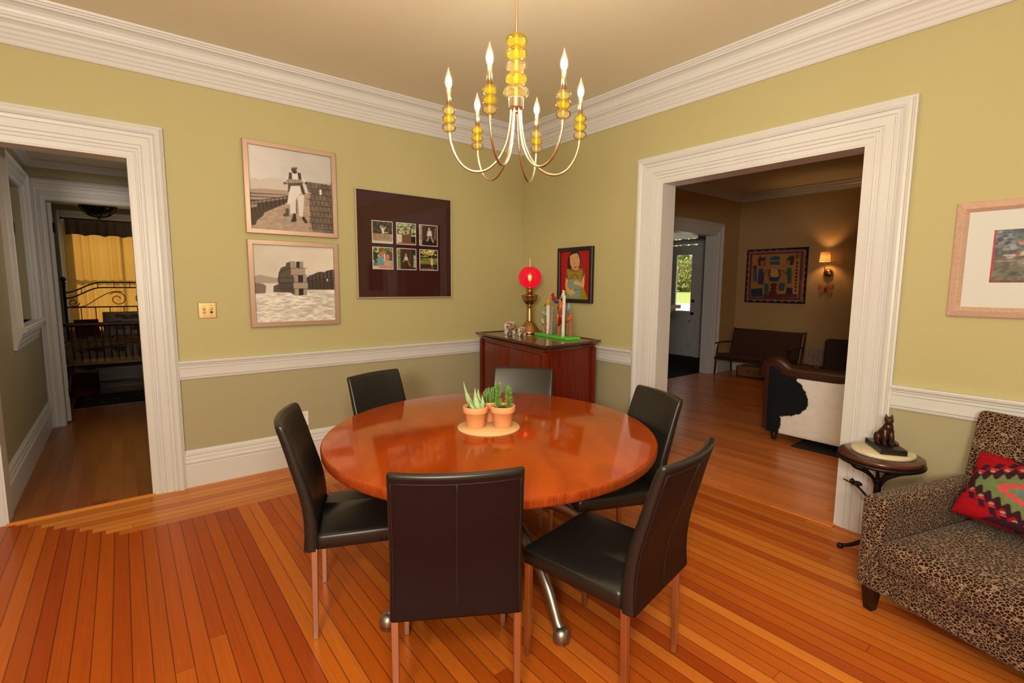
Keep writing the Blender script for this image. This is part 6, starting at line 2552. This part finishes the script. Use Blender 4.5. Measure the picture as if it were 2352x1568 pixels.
FA.poly([(740, 700), (930, 700), (900, 770), (760, 770)], nv).ell(830, 830, 62, 34, rd).ell(825, 890, 56, 30, rd).ell(815, 960, 66, 50, rd)
FA.poly([(670, 800), (745, 800), (745, 970), (670, 980)], gr_).poly([(915, 790), (1020, 800), (1000, 930), (905, 930)], gr_)
FA.poly([(450, 900), (640, 880), (650, 1030), (450, 1030)], (50, 50, 60)).poly([(1040, 870), (1140, 880), (1150, 1010), (1030, 1010)], (46, 46, 50)).rect(660, 980, 1220, 1040, (98, 44, 40))
for k in range(9):
    FA.ell(1215 - k * 3, 460 + k * 58, 17, 22, (70, 26, 26))
FA.ell(1220, 345, 30, 36, (48, 40, 36)).ell(1220, 345, 14, 18, (170, 112, 60))
FA.line([(660, 640), (720, 580), (760, 590)], 16, br_).line([(1040, 640), (960, 580), (920, 590)], 16, br_)
t = frame_on('framed_folk_art', 'dark folk-art picture with scalloped border on the living room wall', 'picture', (LX, -0.417, 1.235), R(-90), 0.99, 0.915, 0.016, 0.026, M['black_frame'])
FA.surface('picture', flat_fn(0.99 - 0.032, 0.915 - 0.032, -0.495 + 0.016, 0.016, -0.018), M['canvas'], t)

# wall sconce
t = thing('wall_sconce', 'lit brass wall sconce with small cream shade in the living room', 'lamp', (LX, -1.215, 1.726))
mb = MB()
mb.lathe([(0.0, -0.05), (0.03, -0.048), (0.052, -0.038), (0.066, -0.018), (0.070, 0.0), (0.0, 0.0)], seg=28, axis='X')
mb.build('back_plate', M['brass'], t)
mb = MB()
mb.tube(spline([(-0.045, 0.0, 0.0), (-0.10, 0.004, 0.01), (-0.14, 0.008, 0.05), (-0.15, 0.008, 0.13), (-0.15, 0.008, 0.20)], 5), 0.006, 8)
mb.build('arm', M['brass'], t)
sc_c = (-0.15, 0.010, 0.0)
m, nt, b = node_mat('lit_cream_shade')
out = nt.nodes['Material Output']
tl = nt.nodes.new('ShaderNodeBsdfTranslucent')
tl.inputs['Color'].default_value = (1.0, 0.86, 0.58, 1)
df = nt.nodes.new('ShaderNodeBsdfDiffuse')
df.inputs['Color'].default_value = (0.85, 0.70, 0.5, 1)
mx = nt.nodes.new('ShaderNodeMixShader')
mx.inputs[0].default_value = 0.6
nt.links.new(df.outputs[0], mx.inputs[1])
nt.links.new(tl.outputs[0], mx.inputs[2])
nt.links.new(mx.outputs[0], out.inputs['Surface'])
mb = MB()
mb.lathe([(0.076, 0.172), (0.062, 0.322), (0.0605, 0.322), (0.0745, 0.172)], c=sc_c, seg=32)
mb.f = [f for f in mb.f if len(f) == 4]
mb.mi = mb.mi[:len(mb.f)]
mb.sm = mb.sm[:len(mb.f)]
mb.build('lamp_shade', m, t)
mb = MB()
mb.ball((sc_c[0], sc_c[1], 0.245), 0.017, 0.017, 0.026, 12, 8)
mb.build('bulb', emit('sconce_bulb', (1.0, 0.50, 0.16), 420.0), t)

# butterfly plaque
BF = mat('orange_butterfly_glaze', A(196, 96, 52), 0.4, vary=0.5, vscale=60)
t = thing('butterfly_plaque', 'orange butterfly wall plaque hanging under the sconce', 'wall ornament', (LX, -1.195, 1.482))
for sy in (-1, 1):
    for nm, poly_ in (('upper_wing', [(0.008, 0.01), (0.05, 0.065), (0.102, 0.088), (0.108, 0.05), (0.085, 0.012), (0.03, -0.008)]),
                      ('lower_wing', [(0.008, -0.004), (0.05, 0.0), (0.092, -0.02), (0.098, -0.068), (0.06, -0.088), (0.025, -0.06)])):
        pl = [(sy * a, b_) for a, b_ in poly_]
        if sy < 0:
            pl = pl[::-1]
        mb = MB()
        mb.prism(pl, -0.014, -0.004, axis='X')
        mb.build(nm, BF, t, bevel=0.003)
mb = MB()
mb.ball((-0.014, 0, -0.005), 0.010, 0.010, 0.055, 10, 8)
mb.build('body', M['wood_dark'], t)

# cowhide club armchair, side turned to the opening
t = thing('cowhide_armchair', 'brown leather armchair with black and white cowhide side seen through the opening', 'armchair', (1.45, -2.03, 0))
# local: x away from the dining room, -y towards the chair's back
AWd, ADp = 0.82, 0.98
outline = spline([(0.0, 0.10), (0.004, 0.30), (0.008, 0.55), (0.0, 0.70), (-0.02, 0.765), (-0.075, 0.787), (-0.13, 0.765), (-0.18, 0.728), (-0.26, 0.708), (-0.50, 0.705), (-0.70, 0.715), (-0.82, 0.79), (-0.93, 0.84), (-0.99, 0.80), (-1.0, 0.60), (-0.97, 0.10)], 4)
ol = [(p[0], p[1]) for p in [(q.x, q.y) for q in [Vector((a[0], a[1], 0)) for a in outline]]]
CH_ = Paint(150, 120, None, (236, 214, 184))
CH_.noise(.05, 12, 12, 3)
# u: 0 back .. 1 front (y -1.0 .. 0), v: z .08 .. .80


def cu(y, z):
    return ((y + 0.985) / 0.935, (z - 0.09) / 0.56)


patch = [(-0.315, 0.74), (-0.31, 0.63), (-0.35, 0.60), (-0.385, 0.55), (-0.405, 0.50), (-0.425, 0.44), (-0.405, 0.38), (-0.36, 0.325), (-0.30, 0.295), (-0.22, 0.265), (-0.185, 0.25), (-0.195, 0.18), (-0.18, 0.13), (-0.16, 0.04), (0.03, 0.04), (0.03, 0.60), (0.03, 0.70), (-0.10, 0.86), (-0.30, 0.86)]
rj = random.Random(5)
pj = []
for (a, b_), (c_, d_) in zip(patch[:13], patch[1:14]):
    for k in range(4):
        pj.append(cu(a + (c_ - a) * k / 4 + rj.uniform(-.006, .006), b_ + (d_ - b_) * k / 4 + rj.uniform(-.006, .006)))
pj += [cu(a, b_) for a, b_ in patch[13:]]
CH_.poly(pj, (28, 27, 26))
M['hide'] = paint_mat('cowhide', 0.95, spec=0.1, bump=0.4, bscale=260)
M['club'] = mat('oxblood_leather', (0.052, 0.016, 0.010), 0.35, coat=0.2, bump=0.2, bscale=120)
for sc_, x0 in ((1.0, 0.012), (0.82, AWd - 0.142)):
    mb = MB()
    mb.prism([(a, b_ * sc_) for a, b_ in ol], x0, x0 + 0.13, axis='X')
    mb.build('side_body', M['club'], t, bevel=0.01)
top_of = sorted([(a, b_) for a, b_ in ol if b_ > 0.69], key=lambda q: -q[0])


def top_z(y):
    for (a, b_), (c_, d_) in zip(top_of[:-1], top_of[1:]):
        if c_ <= y <= a:
            return b_ + (d_ - b_) * (a - y) / max(1e-6, a - c_)
    return 0.70


tz = np.array([top_z(y) for y in np.linspace(-0.985, -0.050, CH_.n)]) - 0.055
CH_.surface('cowhide_panel', lambda U, V: (0.0 * U - 0.004 - 0.018 * np.sqrt(np.clip((1 - (2 * U - 1) ** 6) * (1 - (2 * V - 1) ** 6), 0, 1)), -0.985 + 0.935 * U, 0.09 + V * (np.interp(U, np.linspace(0, 1, CH_.n), tz) - 0.09)), M['hide'], t)['label'] = 'black and white cowhide side panel'
for x, sc_ in ((0.076, 1.0), (AWd - 0.077, 0.82)):
    mb = MB()
    mb.tube([(x, a, b_ * sc_ - 0.03) for a, b_ in ol if b_ > 0.60 and a > -0.9], 0.072, 12, flat=(1.1, 0.62))
    mb.build('arm_roll', M['club'], t)
mb = MB()
mb.box(0.14, -0.95, 0.12, AWd - 0.14, -0.06, 0.30)
mb.build('seat_base', M['club'], t, bevel=0.02)
mb = MB()
mb.box(0.145, -0.76, 0.30, AWd - 0.145, -0.03, 0.44)
mb.build('seat_cushion', M['club'], t, bevel=0.05, bseg=4)
mb = MB()
mb.box(0.05, -1.00, 0.12, AWd - 0.05, -0.78, 0.84)
mb.build('backrest', M['club'], t, bevel=0.06, bseg=4)
for x in (0.07, AWd - 0.07):
    for y in (-0.10, -0.90):
        mb = MB()
        mb.lathe([(0.0, 0.013), (0.022, 0.013), (0.030, 0.05), (0.034, 0.11), (0.0, 0.12)] if y < -0.5 or x > 0.3 else [(0.0, 0.0), (0.022, 0.0), (0.030, 0.05), (0.034, 0.11), (0.0, 0.12)], c=(x, y, 0), seg=14)
        mb.build('foot', M['walnut'], t)
mb = MB()
mb.prism([(1.40, -2.34), (1.44, -4.4), (3.5, -4.3), (3.4, -2.30)][::1], 0.0, 0.012)
o = mb.build('dark_rug', mat('dark_shag', (0.022, 0.016, 0.013), 1.0, bump=1.0, bscale=90), fix=True)
tag(o, 'dark shaggy rug beneath the cowhide armchair', 'rug')

# low table with black bowl and carved plaque, and the dark high-backed chair by it
t = thing('low_table', 'low pale table beside the settee holding a black bowl', 'table', (4.82, -1.38, 0))
mb = MB()
mb.box(-0.34, -0.33, 0.205, 0.34, 0.33, 0.235)
mb.build('tabletop', mat('pale_tabletop', (0.40, 0.37, 0.33), 0.4), t, bevel=0.004)
for x in (-0.30, 0.30):
    for y in (-0.29, 0.29):
        mb = MB()
        mb.box(x - 0.02, y - 0.02, 0, x + 0.02, y + 0.02, 0.206)
        mb.build('leg', M['walnut'], t)
mb = MB()
mb.lathe([(0.0, 0.0), (0.06, 0.0), (0.10, 0.015), (0.145, 0.05), (0.155, 0.075), (0.148, 0.075), (0.13, 0.05), (0.07, 0.022), (0.0, 0.018)], seg=32)
o = mb.build('bowl', M['black'], loc=(4.68, -1.34, 0.235))
tag(o, 'shallow black bowl on the low table by the settee', 'bowl')
mb = MB()
n = 24
vs, fs = [], []
for j in range(n + 1):
    for i in range(n + 1):
        u, v = i / n * 2 - 1, j / n * 2 - 1
        rel = 0.010 * math.cos(u * 7) * math.sin(v * 8 + u * 3) + 0.014 * math.exp(-((u * 1.6) ** 2 + (v * 1.4) ** 2)) * math.cos(u * 12)
        vs.append((-0.022 - rel * (1 - u ** 8) * (1 - v ** 8), u * 0.135, 0.15 + v * 0.15))
for j in range(n):
    for i in range(n):
        a = j * (n + 1) + i
        fs.append((a, a + 1, a + n + 2, a + n + 1))
mb.add(vs, fs, 0, True)
mb.box(-0.022, -0.135, 0.0, 0.012, 0.135, 0.30)
o = mb.build('carved_plaque', mat('pinkish_plaster', (0.34, 0.25, 0.21), 0.85), loc=(5.03, -1.17, 0.243), rot=(0, R(10), 0), bevel=0.0)
tag(o, 'pale carved plaque standing on the low table against the wall', 'plaque')
t = thing('high_back_chair', 'dark woven high-backed chair half hidden behind the cowhide armchair', 'chair', (4.20, -2.02, 0), R(10))
M['tweed'] = mat('dark_tweed', (0.040, 0.022, 0.020), 0.95, bump=0.5, bscale=220, vary=0.5, vscale=160)
mb = MB()
mb.box(-0.36, -0.30, 0.16, 0.30, 0.30, 0.42)
mb.build('seat', M['tweed'], t, bevel=0.04, bseg=3)
mb = MB()
mb.box(-0.44, -0.32, 0.14, -0.28, 0.34, 0.83)
mb.build('backrest', M['tweed'], t, bevel=0.035, bseg=3)
for x in (-0.32, 0.25):
    for y in (-0.25, 0.25):
        mb = MB()
        mb.tube([(x, y, 0.17), (x * 1.03, y * 1.03, 0.0)], [0.022, 0.015], 8)
        mb.build('leg', M['walnut'], t)
